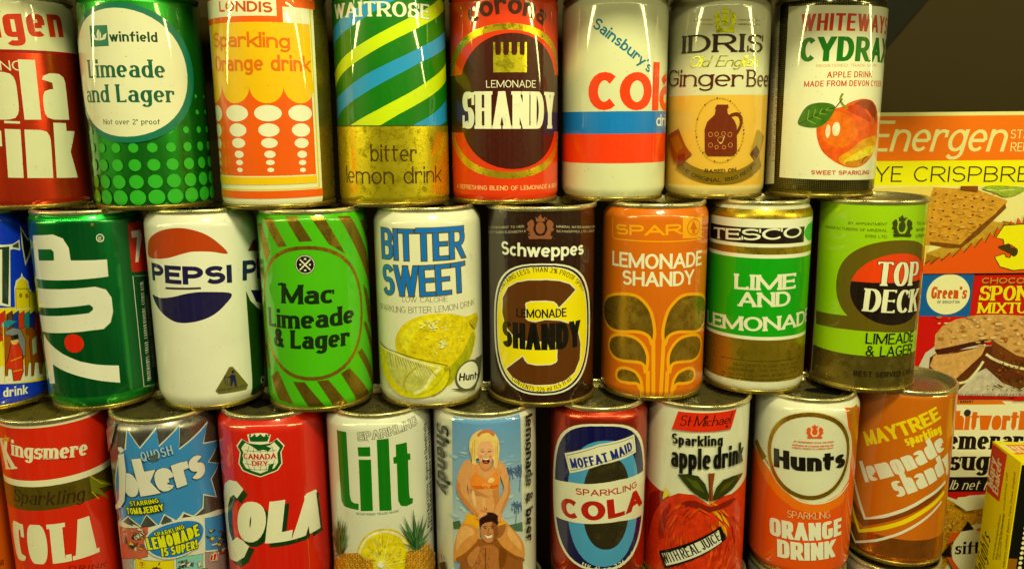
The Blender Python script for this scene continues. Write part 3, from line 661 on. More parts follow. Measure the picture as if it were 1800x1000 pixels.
# ================= middle row
def castle_can():
    a=Can(-331.5,508,33,1,(18,56,188),nt=1.5,nb=1,label='blue can printed with a yellow castle and horsemen, cut by the left picture edge').z(0,360,2.7)
    Y=(224,200,40);K=DK
    a.poly([(-40,490),(200,470),(215,830),(-40,850)],Y); a.poly([(-40,770),(205,740),(217,810),(150,832),(-40,852)],(214,212,170))
    a.poly([(-40,190),(30,190),(62,186),(92,166),(96,216),(62,210),(48,214),(50,484),(-40,470)],WH)
    a.poly([(-40,204),(44,198),(40,474),(10,466),(10,212),(-40,214)],(40,60,50)); a.poly([(60,192),(88,176),(90,206),(60,202)],(60,80,60))
    a.poly([(94,98),(132,160),(154,150),(156,200),(120,290),(104,200)],WH); a.poly([(101,122),(132,172),(150,165),(122,270),(110,200)],(30,44,30))
    a.poly([(68,395),(76,360),(98,342),(102,322),(110,342),(134,362),(140,400),(148,404),(150,412),(182,404),(200,480),(72,500)],WH)
    a.poly([(74,398),(82,366),(102,350),(106,334),(108,350),(128,366),(134,402),(142,410),(144,418),(176,410),(192,480),(78,496)],Y)
    for x,y in ((98,430),(126,432)): a.ell(x,y,6,10,(170,130,30),n=12); a.ring(x,y,6,10,2,K,n=12)
    for p in ([(72,398),(138,398)],[(74,398),(76,495)],[(136,400),(140,488)],[(142,416),(180,412)]): a.line(p,2.5,K)
    a.rect(158,440,176,458,Y); a.ring(167,450,9,10,2,K,n=4,rot=45)
    for x,c in ((-5,(190,50,20)),(30,(90,44,30)),(60,(20,60,140)),(86,(196,60,24)),(112,(40,120,120)),(138,(30,50,130)),(162,(180,50,24))):
        a.poly([(x,520),(x+28,500),(x+34,560),(x+26,640),(x+4,650)],c); a.line([(x,520),(x+28,500),(x+34,560),(x+26,640),(x+4,650)],2,K,closed=True)
    a.poly([(6,560),(40,546),(80,552),(48,572),(30,600),(8,590)],(30,130,140)); a.poly([(-10,520),(20,505),(10,540),(20,555),(-10,560)],(190,44,24))
    for dx,c in ((-50,(150,80,24)),(60,(160,96,34)),(95,(130,70,24))):
        P=[(40,590),(70,578),(86,600),(110,640),(150,650),(162,690),(150,740),(146,800),(136,802),(130,745),(84,745),(78,810),(68,812),(66,730),(56,660),(60,620),(42,612)]
        P=[(x+dx*.85,y) for x,y in P]; a.poly(P,c); a.line(P,2.5,K,closed=True)
    P=[(22,600),(62,582),(96,590),(120,640),(118,720),(96,700),(80,640),(60,620),(26,618)]; a.poly(P,(120,126,120)); a.line(P,2.5,K,closed=True)
    P=[(50,660),(86,655),(106,700),(110,790),(96,830),(64,835),(56,780),(22,770),(40,720)]; a.poly(P,(200,52,18)); a.line(P,3,K,closed=True); a.ell(68,645,18,18,(220,170,90)); a.rect(50,620,88,636,K)
    a.line([(14,560),(22,840)],4,(220,190,60)); a.line([(50,740),(100,720)],5,(220,150,40)); a.line([(60,790),(104,780)],5,(220,150,40))
    for x in (150,185,200): a.poly([(x,640),(x+20,620),(x+22,700),(x+4,712)],(150,160,120) if x!=185 else (180,50,24))
    a.txt('winter drink',(15,912),(130,894),44,WH,w=.16,fit=(7,12),gap=.08)
    return a.finish()
def rotated_green():
    a=Can(-261.2,507,32.4,1,(0,84,30),'foil',nt=1.8,nb=2.6,label='dark green can with large white lettering turned on its side and a red dot').z(*z2a)
    a.rect(556,300,606,935,(10,108,34),'foil'); a.band(55,100,(20,150,40),'foil',x=350); a.band(918,960,(14,120,34),'foil',x=350)
    W=(216,214,180)
    a.poly([(150,168),(245,164),(290,182),(318,225),(327,284),(495,279),(501,358),(162,364)],W); a.poly([(176,232),(236,232),(248,244),(250,284),(180,284)],(0,84,30),kind='foil')
    a.poly([(170,408),(440,405),(490,418),(516,455),(523,520),(512,570),(480,600),(430,606),(190,606),(176,527),(412,527),(430,512),(430,500),(414,488),(174,490)],W)
    a.poly([(200,622),(232,668),(290,715),(370,750),(450,765),(550,769),(556,848),(470,840),(380,822),(300,795),(244,762),(255,852),(228,850),(212,760),(200,690)],W)
    a.ell(343,667,45,43,(206,44,20))
    a.ring(463,180,17,17,4,W,n=20); a.txt('R',(470,189),(470,173),15,W,w=.2)
    a.poly([(590,112),(660,95),(684,330),(610,336)],(186,40,22)); a.poly([(606,150),(650,140),(656,170),(648,230),(640,290),(626,292),(630,230),(634,175),(610,180)],W)
    a.line([(700,345),(614,356),(666,866),(745,840)],4,W)
    a.txt('INGREDIENTS: SUGAR. CARBON DIOXIDE. CITRIC ACID.',(698,834),(662,374),14,W,w=.14,gap=.17,h=.12)
    a.txt('SODIUM CITRATE. NATURAL FLAVOURINGS.',(718,770),(684,430),11,(150,160,120),w=.14,gap=.17)
    a.ell(427,118,8,8,(120,100,30),n=10)
    return a.finish()
def white_swoosh():
    a=Can(-191.1,506.5,33,1,(222,220,186),nt=3.2,nb=3.2,label='white can with a red and a navy swoosh above and below bold navy letters').z(*z2a)
    a.poly([(680,240),(688,190),(735,150),(815,134),(900,145),(980,180),(1054,250),(980,244),(900,243),(850,252),(780,272),(720,276),(688,266)],(176,64,24),sm=True)
    N=(34,34,70)
    a.poly([(704,440),(740,456),(800,452),(870,436),(950,429),(1070,436),(1040,490),(980,540),(900,568),(820,570),(760,536),(722,486)],N,sm=True)
    a.txt('PEPSI',(765,388),(1074,386),84,N,w=.3,h=.235,gap=.07,fit=(1,5))
    a.rect(765,406,930,417,(60,56,60))
    a.txt('PEPSI',(1122,378),(1245,360),86,N,w=.3,h=.235,gap=.09,fit=(0,2))
    a.poly([(1137,416),(1160,468),(1190,500),(1225,520),(1225,910),(1168,905),(1166,820)],(30,62,22)); a.poly([(1160,420),(1240,420),(1240,480),(1185,475)],N)
    a.line([(1137,416),(1160,468),(1190,498),(1230,512)],7,WH); a.poly([(1146,240),(1170,190),(1230,180),(1230,240)],(120,44,24))
    a.poly([(1060,776),(1076,774),(1148,858),(1140,880),(1012,902),(996,888)],(104,98,48))
    F=(30,40,70); a.ell(1078,798,7,8,F,n=12); a.poly([(1070,810),(1088,812),(1092,835),(1096,866),(1086,866),(1080,836),(1074,866),(1066,864),(1068,830),(1056,824)],F)
    a.line([(1038,820),(1044,858),(1062,862),(1066,826)],3,F); a.line([(1036,820),(1068,826)],4,F); a.line([(1050,822),(1054,860)],2,F)
    a.txt('KEEP BRITAIN TIDY',(1010,888),(1136,866),9,F,w=.18)
    a.txt('Contents',(1205,850),(1260,845),28,WH,w=.14,fit=(0,4))
    return a.finish(hole=(35,2,27,9))
def limeade_script():
    G=(74,176,24)
    a=Can(-121.6,503.3,33.1,1,G,nt=1.6,nb=1.6,label='bright green can with gold diagonal stripes around a gold-ringed circle').z(*z2b)
    B=(118,96,24)
    for P in ([(58,108),(95,108),(160,232),(122,238)],[(150,102),(202,102),(272,210),(215,213)],[(262,102),(322,102),(418,266),(345,224)],[(385,100),(440,100),(548,330),(550,440),(500,330)],
              [(482,120),(500,110),(540,200),(536,240)],[(495,400),(512,420),(552,540),(552,610),(520,560)],[(470,696),(490,680),(552,790),(552,866)],[(496,566),(508,560),(552,660),(552,735)],
              [(92,802),(122,776),(190,925),(128,905)],[(188,826),(238,828),(330,936),(258,940)],[(293,823),(343,818),(440,935),(372,942)],[(398,790),(435,765),(540,900),(476,920)],
              [(28,130),(48,128),(88,262),(70,300)],[(24,220),(34,260),(60,360),(60,440),(30,320)],[(34,420),(60,500),(64,580),(44,540)],[(48,600),(70,640),(90,770),(66,740)]):
        a.poly(P,B,kind='gold')
    a.ell(277,526,226,296,G); a.ring(277,526,212,288,17,(136,104,26),kind='gold',sq=2.15)
    a.ell(241,313,44,43,DK); a.ring(241,313,40,39,3,WH); 
    for p in ([(218,290),(264,336)],[(264,290),(218,336)]): a.line(p,6,WH)
    for p in ([(236,288),(246,288)],[(236,338),(246,338)],[(216,313),(224,313)],[(258,313),(266,313)]): a.line(p,7,WH)
    K=(24,46,24); S=dict(w=.25,h=.17,sq=2.5,gap=.05,sh=.05,x=.7,ser=.03,st=.1)
    a.txt('Mac',(138,482),(368,480),86,K,**S); a.line([(122,400),(140,396),(158,402)],10,K)
    a.txt('Limeade',(84,580),(456,565),84,K,**S)
    a.txt('& Lager',(106,668),(436,664),82,K,**S)
    return a.finish()
def bitter_lemon():
    a=Can(-52,508.3,33.4,1,(220,217,172),nt=3.2,nb=2,label='white can with a whole lemon and a cut wedge under outlined blue letters').z(*z2b)
    O=(84,78,36);B=(0,110,206)
    S=dict(w=.15,h=.1,gap=.04,ol=(O,5.5),sq=2.2)
    a.txt('BITTER',(580,283),(942,280),134,B,**S); a.txt('SWEET',(588,440),(946,428),130,B,**S)
    a.rect(724,150,940,164,O); a.rect(728,153,936,161,B)
    a.txt('LOW CALORIE',(668,476),(868,474),23,(84,76,40),w=.08,gap=.09); a.txt('SPARKLING BITTER LEMON DRINK',(570,506),(984,488),27,(84,76,40),w=.08,gap=.09)
    a.kind='picture'; a.poly([(636,650),(660,590),(712,552),(790,530),(880,528),(945,540),(975,530),(992,524),(1000,545),(988,590),(990,640),(968,720),(920,792),(860,850),(780,820),(700,780),(650,710)],(210,190,22),sm=True)
    a.poly([(700,745),(780,775),(860,770),(930,700),(975,610),(985,640),(965,722),(918,792),(862,846),(800,820)],(160,160,22),sm=True)
    a.poly([(660,650),(690,590),(760,552),(850,542),(780,570),(720,620),(690,690)],(222,206,44),sm=True)
    random.seed(3)
    for k in range(90):
        x,y=random.uniform(690,940),random.uniform(552,760)
        if (x-820)**2/130**2+(y-640)**2/95**2<1: a.ell(x,y,random.uniform(3,7),random.uniform(2,4),random.choice([(232,222,110),(196,176,20),(224,208,60),(186,170,20)]),n=7)
    for k in range(26): a.ell(790+random.gauss(0,24),576+random.gauss(0,12),random.uniform(3,8),3,(236,230,150),n=7); a.ell(848+random.gauss(0,14),660+random.gauss(0,9),random.uniform(3,6),3,(236,228,140),n=7)
    a.poly([(960,560),(985,540),(996,548),(984,590),(970,580)],(176,160,24),sm=True)
    a.poly([(574,652),(600,680),(650,700),(740,728),(830,748),(864,756),(872,800),(850,850),(800,885),(722,897),(662,882),(612,832),(582,752)],(206,196,36),sm=True); a.line([(574,650),(600,678),(650,698),(740,726),(830,746),(866,756)],6,(124,120,16),sm=True); a.line([(872,762),(876,800),(852,852),(802,888)],4,(140,134,20),sm=True)
    a.poly([(600,700),(650,712),(740,744),(800,770),(792,800),(760,850),(720,872),(668,850),(622,800)],(186,184,84),sm=True)
    a.line([(576,668),(640,700),(740,738),(836,762)],9,(228,222,150)); a.line([(836,762),(800,800),(770,850),(722,878)],13,(228,222,140),sm=True); a.line([(860,764),(846,800),(800,856),(740,884)],10,(186,180,30),sm=True)
    for k in range(16):
        x=612+k*11; a.line([(x,704+k*3.6),(x+8+k*2,758+k*4+random.uniform(-8,14))],3.4,(228,220,130)); a.line([(x+5,706+k*3.6),(x+10+k*2,740+k*4)],2,(150,140,30))
    a.line([(690,870),(680,820),(720,770),(735,760)],5,(176,160,40),sm=True); a.ell(860,768,12,10,(176,150,40),n=12)
    a.kind='paint'; G=(88,86,62)
    a.poly([(984,722),(1014,702),(1004,792),(984,812)],G); a.poly([(880,856),(940,852),(990,835),(980,862),(930,868)],G)
    a.ell(950,798,52,66,G); a.ell(949,798,45,58,(222,220,180)); a.txt('Hunts',(912,822),(1000,810),32,DK,w=.24,h=.2,gap=.08)
    return a.finish()
def brown_oval():
    a=Can(18.4,511.2,33.9,1,(44,32,16),label='dark brown can with a white-edged yellow oval around a big brown letter').z(*z2c)
    a.crest(226,96,352,212,(134,82,56))
    T=(170,160,120)
    a.txt('BY APPOINTMENT TO HER',(50,160),(215,158),11,T,w=.18,gap=.16); a.txt('MAJESTY QUEEN ELIZABETH II',(46,180),(221,180),11,T,w=.18)
    a.txt('MINERAL WATER MANUFACTURERS',(362,158),(546,154),11,T,w=.18); a.txt('SCHWEPPES LTD. LONDON',(362,180),(540,174),11,T,w=.18,gap=.2)
    a.txt('Schweppes',(111,281),(487,281),63,(224,222,186),w=.2,h=.17,gap=.05)
    a.ell(297,628,219,304,(222,220,190),sq=2.55); a.ell(297,628,213,297,DK,sq=2.55); a.ell(297,628,206,289,(222,220,190),sq=2.55); a.ell(297,628,203,286,(234,212,16),sq=2.55)
    a.txt('S',(115,862),(472,862),474,(92,54,22),w=.255,h=.19,sq=2.75,ol=((222,214,170),5))
    a.txt('CONTAINS LESS THAN 2% PROOF SPIRIT',(108,460),(484,456),24,(74,60,16),w=.13,gap=.14,arc=(296,620,0))
    a.txt('CONTENTS 326 ml 11.5 fl oz',(156,858),(432,858),24,(74,60,16),w=.13,gap=.14,arc=(295,674,1))
    a.txt('LEMONADE',(180,570),(409,568),40,(26,24,14),w=.17,gap=.05)
    a.txt('SHANDY',(116,704),(470,704),122,(26,24,14),w=.23,h=.17,gap=.02)
    return a.finish()
def leaf_shandy():
    O=(206,104,18);Y=(238,158,36)
    a=Can(90.4,518.6,33.4,1,O,nt=2.6,nb=1.6,label='orange can with yellow outlined olive leaves and white lettering').z(*z2c)
    a.line([(625,112),(622,196),(632,208),(1040,208)],5,Y); a.poly([(948,112),(1038,108),(1036,204),(948,208)],Y); a.ring(998,156,28,36,5,O); a.poly([(998,126),(1014,166),(1002,168),(1006,184),(990,184),(994,168),(982,166)],O)
    a.txt('SPAR',(640,188),(942,188),48,Y,w=.25,h=.2,gap=.12,sq=3)
    a.txt('LEMONADE',(622,332),(1034,330),70,(226,222,176),w=.19,h=.16,gap=.05); a.txt('SHANDY',(668,420),(998,418),68,(226,222,176),w=.19,h=.16,gap=.05)
    C=(838,600); OL=(140,108,26)
    for m in (None,C):
        for L,stem in (([(806,700),(790,662),(740,640),(640,636),(598,606),(582,560),(584,505),(606,474),(660,464),(735,475),(790,528),(812,590),(818,650)],[(812,690),(812,940)]),
                  ([(776,830),(768,796),(740,780),(650,768),(614,734),(606,694),(622,660),(662,652),(725,666),(768,706),(786,760)],[(786,820),(786,940)]),
                  ([(750,905),(738,880),(700,876),(656,866),(640,842),(650,812),(682,806),(730,826),(756,870)],[(758,890),(758,940)])):
            a.poly(L,OL,sm=True,kind='tin',mir=m); a.line(L,15,Y,closed=True,sm=True,mir=m); a.line(stem,18,Y,mir=m)
    a.rect(828,560,848,640,O)
    return a.finish()
def lime_bands():
    a=Can(159.7,528.1,32.3,1,(140,118,22),'gold',nt=3.2,nb=1.2,label='can with a green band between white stripes and a black name panel on gold').z(*z2d)
    W=(222,220,176); x=284
    a.band(66,106,(190,186,140),x=x); a.band(150,284,W,x=x); a.rect(50,163,494,258,DK)
    a.ell(540,200,42,44,(30,170,60),n=30)
    a.txt('TESCO',(66,238),(483,232),54,W,w=.3,h=.15,ser=.06,st=.14,gap=.07)
    a.band(318,724,W,x=x); a.band(336,708,(14,152,34),x=x); a.band(922,962,(206,204,160),x=x)
    S=dict(w=.25,h=.15,ser=.055,st=.14,gap=.04)
    a.txt('LIME',(164,480),(455,477),74,W,**S); a.txt('AND',(183,562),(430,558),70,W,**S); a.txt('LEMONADE',(34,642),(500,640),68,W,fit=(0,7),**S)
    a.line([(102,800),(98,886),(474,882),(476,798)],3,(70,56,14),closed=True)
    T=(66,54,14); a.txt('INGREDIENTS: SUGAR, FRUIT JUICE,',(160,842),(466,832),14,T,w=.1); a.txt('CARBON DIOXIDE, CITRIC ACID, FLAVOURING,',(125,860),(460,852),14,T,w=.1); a.txt('PRESERVATIVE, SACCHARIN, ARTIFICIAL COLOUR',(104,880),(462,872),14,T,w=.1)
    return a.finish()
def deck_can():
    G=(150,194,30);O=(98,84,28)
    a=Can(232.2,531.4,33.4,1,G,label='lime green can with an olive swirl around a red and black oval').z(*z2d)
    a.band(800,1300,(104,90,30),'tin',x=820)
    a.poly([(440,60),(572,62),(545,600),(524,880),(440,880)],(84,20,12)); a.line([(576,62),(549,600),(528,880)],9,(176,160,120))
    a.poly([(553,582),(690,606),(1040,606),(1040,664),(850,684),(700,672),(553,645)],O)
    a.ell(880,467,233,217,O,sq=2.2); a.poly([(900,252),(1020,252),(1090,300),(1090,640),(900,680)],O)
    a.ell(893,484,180,170,DK); U=a.ellp(893,484,180,170,n=64); vm=a.q((890,467))[1]
    a.put([[p for p in U if p[1]>=vm]],(222,66,18))
    W=(224,220,172); S=dict(w=.22,h=.07,ser=.045,st=.07,gap=.05)
    a.txt('TOP',(836,464),(1032,460),112,W,ol=(DK,3),**S); a.txt('DECK',(774,585),(1032,583),108,W,ol=(DK,3),**S)
    T=(66,84,22)
    a.txt('BY APPOINTMENT',(706,174),(890,180),13,T,w=.15,gap=.16); a.txt('MANUFACTURERS OF MINERAL',(598,190),(890,210),13,T,w=.15,gap=.16); a.txt('IDRIS LTD.',(786,236),(893,240),13,T,w=.15,gap=.16)
    a.crest(912,126,1010,234,(60,66,24)); a.txt('TO H.M. THE',(1028,176),(1078,172),13,T,w=.15,fit=(0,7)); a.txt('WATERS',(1026,206),(1070,202),13,T,w=.15); a.txt('LONDON',(1024,234),(1070,230),13,T,w=.15)
    a.txt('LIMEADE',(786,738),(1011,726),50,DK,w=.13,gap=.09); a.txt('& LAGER',(786,796),(1003,784),48,DK,w=.13,gap=.09)
    a.txt('BEST SERVED CHILLED',(729,890),(1010,872),25,(40,34,12),w=.17,gap=.15,fit=(0,17))
    return a.finish()
# ================= bottom row
def plain_orange():
    a=Can(-356,493,32,0,(214,104,16),nt=2,nb=2,label='orange can showing only a sliver at the lower left picture edge').z(*z3a)
    a.txt('DRINK',(-40,985),(20,975),28,(120,50,16),w=.14,ser=.05,st=.1); a.line([(-40,500),(30,480)],14,(190,150,30))
    return a.finish()
def cola_serif():
    a=Can(-287.9,492.7,31.6,0,(208,46,14),label='red can with a dark gold strip across its middle and white serif letters').z(*z3a)
    x=330
    a.band(110,186,(214,208,160),x=x); a.band(184,488,(210,46,14),x=x); a.band(484,520,(220,214,166),x=x); a.band(520,656,(112,94,22),'gold',x=x)
    W=(222,216,170)
    a.txt('K',(34,432),(92,430),165,W,w=.2,h=.08,ser=.05,st=.06); a.txt('ingsmere',(66,352),(496,350),92,W,w=.2,h=.1,ser=.045,st=.07,x=.68,gap=.05)
    a.poly([(14,250),(22,262),(32,236),(40,262),(54,248),(50,276),(18,274)],(200,150,30)); a.txt('REGISTERED TRADE MARK',(230,376),(412,376),9,(80,20,10),w=.18)
    a.txt('Sparkling',(80,610),(478,606),76,(56,44,16),w=.14,h=.05,ser=.04,st=.04,sh=.16,gap=.09)
    a.txt('COLA',(88,925),(552,905),222,W,w=.27,h=.1,ser=.06,st=.11,gap=.08)
    a.txt('DRINK',(390,1006),(600,984),26,(70,16,10),w=.16,ser=.04,st=.1,gap=.5)
    a.poly([(505,475),(640,515),(560,540),(620,600),(520,560)],(120,120,40)); a.line([(512,470),(570,510),(640,520)],6,(190,170,40)); a.line([(520,560),(560,600)],6,(190,170,40))
    return a.finish(lid=((150,136,50),'gold'))
def burst_can():
    a=Can(-219,492.1,32.7,0,(96,92,78),'tin',nt=2.4,nb=1.5,label='silver can with a jagged blue burst, chunky white letters and comic strip panels').z(190,700,3.3333)
    B=(58,132,206);W=(214,210,176)
    a.poly([(-20,800),(80,690),(210,760),(400,700),(640,650),(720,640),(720,1240),(-20,1240)],W)
    ST=[(100,300),(110,178),(186,290),(280,176),(298,278),(420,156),(416,296),(582,136),(558,262),(650,236),(588,372),(650,378),(604,470),(634,576),(560,562),(556,640),(500,690),(440,668),(404,720),(330,680),(296,748),(226,680),(190,748),(118,690),(76,724),(52,640),(36,500),(48,420),(76,300)]
    a.poly(ST,B); a.line(ST,10,W,closed=True)
    for P in ([(86,720),(122,696),(150,748)],[(190,745),(226,684),(262,745)],[(312,744),(338,684),(384,724)]): a.poly(P,(104,104,90),kind='tin')
    a.poly([(566,700),(690,650),(700,860),(570,890)],B)
    for x0,y0,x1,y1,c in ((62,745,232,925,(196,96,74)),(60,930,150,1060,(150,160,150)),(158,940,385,1060,(220,200,30)),(398,930,556,1060,(130,190,170)),(566,905,700,1060,(150,130,120))):
        a.poly([(x0,y0-6),(x1,y0+4 if x1<500 else y0-24),(x1,y1),(x0+8,y1)],c); a.line([(x0,y0-6),(x1,y0+4 if x1<500 else y0-24),(x1,y1),(x0+8,y1)],3,DK,closed=True)
    random.seed(5)
    for k in range(70):
        x=random.choice([random.uniform(80,210),random.uniform(590,680),random.uniform(240,540),random.uniform(430,660)]); y=random.uniform(770,900) if x<230 or x>575 else random.uniform(960,1040)
        c=random.choice([(110,106,96),(214,206,170),(60,56,48),(190,60,30),(220,190,50),(90,100,110)])
        P=[(x+random.uniform(-20,20),y+random.uniform(-18,18)) for _ in range(5)]; P.sort(key=lambda p: math.atan2(p[1]-y,p[0]-x)); a.poly(P,c,sm=True); a.line(P,2,DK,closed=True)
    a.txt('SWAT',(170,826),(222,790),24,W,w=.2,ol=(DK,2)); a.txt('OW!',(590,950),(634,940),32,(200,40,24),w=.24,ol=(WH,3)); a.txt('?',(196,985),(216,985),34,(200,60,20),w=.2)
    a.txt('OW!',(414,992),(452,985),18,DK,w=.2); a.txt('SCRATCH',(410,958),(462,948),11,DK,w=.2)
    a.txt('okers',(112,572),(570,440),216,(212,208,184),w=.25,h=.2,x=.64,gap=.0,sq=2.1,ol=((70,70,70),2.2))
    J=[(66,326),(100,318),(112,420),(110,540),(104,600),(84,634),(52,640),(46,612),(62,606),(72,584),(72,470)]; a.poly(J,(212,208,184)); a.line(J,2.2,(70,70,70),closed=True); a.ell(82,296,16,15,(212,208,184),n=14)
    a.txt('QUOSH',(204,366),(382,322),56,(160,190,206),w=.13,gap=.12,ol=((60,100,150),2)); a.poly([(236,338),(290,318),(296,352),(262,368)],(80,90,80))
    Y=(214,214,40)
    a.txt('STARRING',(138,624),(300,604),27,Y,w=.2,ol=(DK,4),gap=.14); a.txt('TOM&JERRY',(122,672),(330,648),38,Y,w=.2,ol=(DK,4.5),gap=.08)
    a.poly([(360,740),(445,664),(410,740)],W); a.ell(392,822,176,108,W,rot=6); a.ell(392,822,167,100,(40,120,206),rot=6); 
    a.txt('SPARKLING',(278,808),(446,756),27,Y,w=.16,ol=(DK,3)); a.txt('LEMONADE',(240,882),(534,796),70,Y,w=.2,ol=(DK,4),gap=.06); a.txt('IS SUPER!',(318,920),(522,868),48,Y,w=.2,ol=(DK,3.5),gap=.07)
    a.poly([(-10,170),(40,140),(46,190),(30,260),(0,300)],(110,104,90))
    return a.finish()
def shield_cola():
    R=(206,38,12)
    a=Can(-152.6,496.4,33,0,R,nt=3.2,nb=2,label='red can with a green and white shield and slanting white shadowed letters').z(*z3b)
    W=(224,220,178);G=(10,84,44)
    sh=[(147,300),(175,260),(216,282),(283,290),(350,280),(380,256),(420,298),(402,335),(408,400),(382,440),(330,460),(284,478),(232,462),(180,440),(158,400),(166,335)]
    c=(283,370)
    def sc(P,k): return [(c[0]+(x-c[0])*k,c[1]+(y-c[1])*k) for x,y in P]
    a.poly([(208,236),(250,230),(283,228),(318,230),(342,238),(328,290),(220,290)],W); a.poly(sh,W); a.poly(sc(sh,.95),G); a.poly(sc(sh,.80),W)
    a.poly([(216,243),(230,250),(248,240),(262,250),(283,236),(302,250),(318,240),(330,252),(336,244),(322,276),(226,276)],G)
    for x in (225,250,283,316,330): a.ell(x,240,6,6,G,n=10)
    for k in (-70,-38,0,38,70): a.line([(283+k*.9,300),(283+k*1.15,370),(283+k*.8,440)],2.5,G,sm=True)
    for y in (325,400,428): a.line([(195,y),(283,y+8),(370,y)],2.5,G,sm=True)
    a.poly([(230,300),(300,296),(345,312),(330,330),(300,322),(270,328),(250,312)],G); a.poly([(330,410),(360,400),(350,430),(325,440)],G)
    a.txt('CANADA',(188,372),(373,372),32,(190,40,20),w=.24,h=.16,gap=.1,ol=(W,5)); a.txt('DRY',(236,414),(328,414),30,(190,40,20),w=.24,h=.16,gap=.12,ol=(W,5))
    C=[(188,546),(150,502),(110,492),(80,510),(66,560),(66,700),(84,850),(108,930),(150,956),(192,930),(226,856),(152,816),(126,838),(108,780),(98,700),(100,640),(112,592),(132,576),(152,598)]
    a.poly([(x+24,y+30) for x,y in C],(12,58,38)); a.poly(C,W)
    S=dict(w=.34,h=.24,sh=.16,gap=.03)
    a.txt('OLA',(150,826),(618,766),232,(12,58,38),off=(22,26),**S); a.txt('OLA',(150,826),(618,766),232,W,**S)
    a.line([(550,820),(562,1000)],2.5,(210,120,60))
    return a.finish(hole=(152,27,2,9))
def lilt_can():
    a=Can(-85.2,498,33.1,0,(208,207,172),nt=3.2,nb=2,label='white can with tall green letters over pineapples and a lemon slice').z(*z3b)
    G=(6,110,36)
    a.poly([(716,210),(770,222),(776,330),(790,580),(798,612),(812,624),(840,628),(840,664),(795,656),(758,642),(742,610),(730,450)],G)
    a.poly([(834,308),(905,306),(907,360),(838,360)],G); a.poly([(840,378),(910,378),(921,668),(852,670)],G); a.poly([(942,266),(1010,258),(1027,666),(958,668)],G)
    a.poly([(1050,294),(1112,280),(1117,345),(1132,342),(1134,378),(1120,382),(1126,560),(1130,594),(1148,598),(1146,624),(1112,642),(1080,640),(1064,612),(1056,400),(1038,402),(1036,366),(1052,360)],G)
    a.txt('SPARKLING',(838,272),(1172,178),46,(208,207,172),w=.17,h=.1,ser=.04,st=.09,gap=.09,ol=((60,60,44),2.6))
    a.txt('REGISTERED TRADE MARK',(828,690),(1068,674),13,(40,110,60),w=.17,gap=.14)
    a.txt('Please Don\'t Litter . Dispose of Thoughtfully',(1244,752),(1222,168),13,DK,w=.17,gap=.15)
    a.txt('Made in England under authority',(1262,760),(1246,180),11,DK,w=.17,gap=.15)
    a.kind='picture'
    a.ell(985,968,158,200,(206,176,20)); a.ell(985,968,150,190,(226,220,160)); a.ell(985,968,138,176,(222,196,30))
    for k in range(16):
        t=k*math.pi/8+.1; a.line([(975,975),(975+136*math.cos(t),968-172*math.sin(t))],4,(232,224,120))
    random.seed(9)
    for k in range(70):
        t=random.uniform(0,math.pi); r=random.uniform(.3,.9); x=975+136*r*math.cos(t); y=970-172*r*math.sin(t); a.line([(x,y),(x+14*math.cos(t),y-18*math.sin(t))],2.5,random.choice([(176,150,20),(238,226,110)]))
    a.ell(965,972,20,18,WH,n=10)
    for cx,cy,sx,bx in ((742,905,1,(690,905,930,1100)),(1160,880,1,(1105,850,1275,1100))):
        x0,y0,x1,y1=bx; a.poly([(x0,y1),(x0,y0+60),(x0+(x1-x0)*.25,y0),(x0+(x1-x0)*.6,y0-2),(x1-10,y0+60),(x1,y1)],(176,120,36),sm=False)
        for i in range(9):
            for j in range(6):
                x=x0+8+i*28+(j%2)*14; y=y0+14+j*26
                if x<x1-10 and y>y0+abs(x-(x0+x1)/2)*.5-10: a.ell(x,y,11,13,(206,150,52),n=8); a.ell(x,y+2,4,5,(110,70,20),n=6)
        for k,(dx,dy) in enumerate(((-95,-150),(-70,-190),(-40,-120),(-20,-230),(10,-170),(35,-200),(60,-190),(80,-120),(70,-60),(-85,-40),(-60,20),(60,10),(0,-90))):
            if cx<800: dx*=.55; dy*=.95
            a.poly([(cx-14,cy),(cx+dx*.5-9,cy+dy*.5),(cx+dx,cy+dy),(cx+dx*.5+9,cy+dy*.52),(cx+14,cy)],((26,80,46),(44,110,60),(18,60,36))[k%3])
            a.line([(cx,cy),(cx+dx*.9,cy+dy*.9)],2,(130,160,90))
    return a.finish()
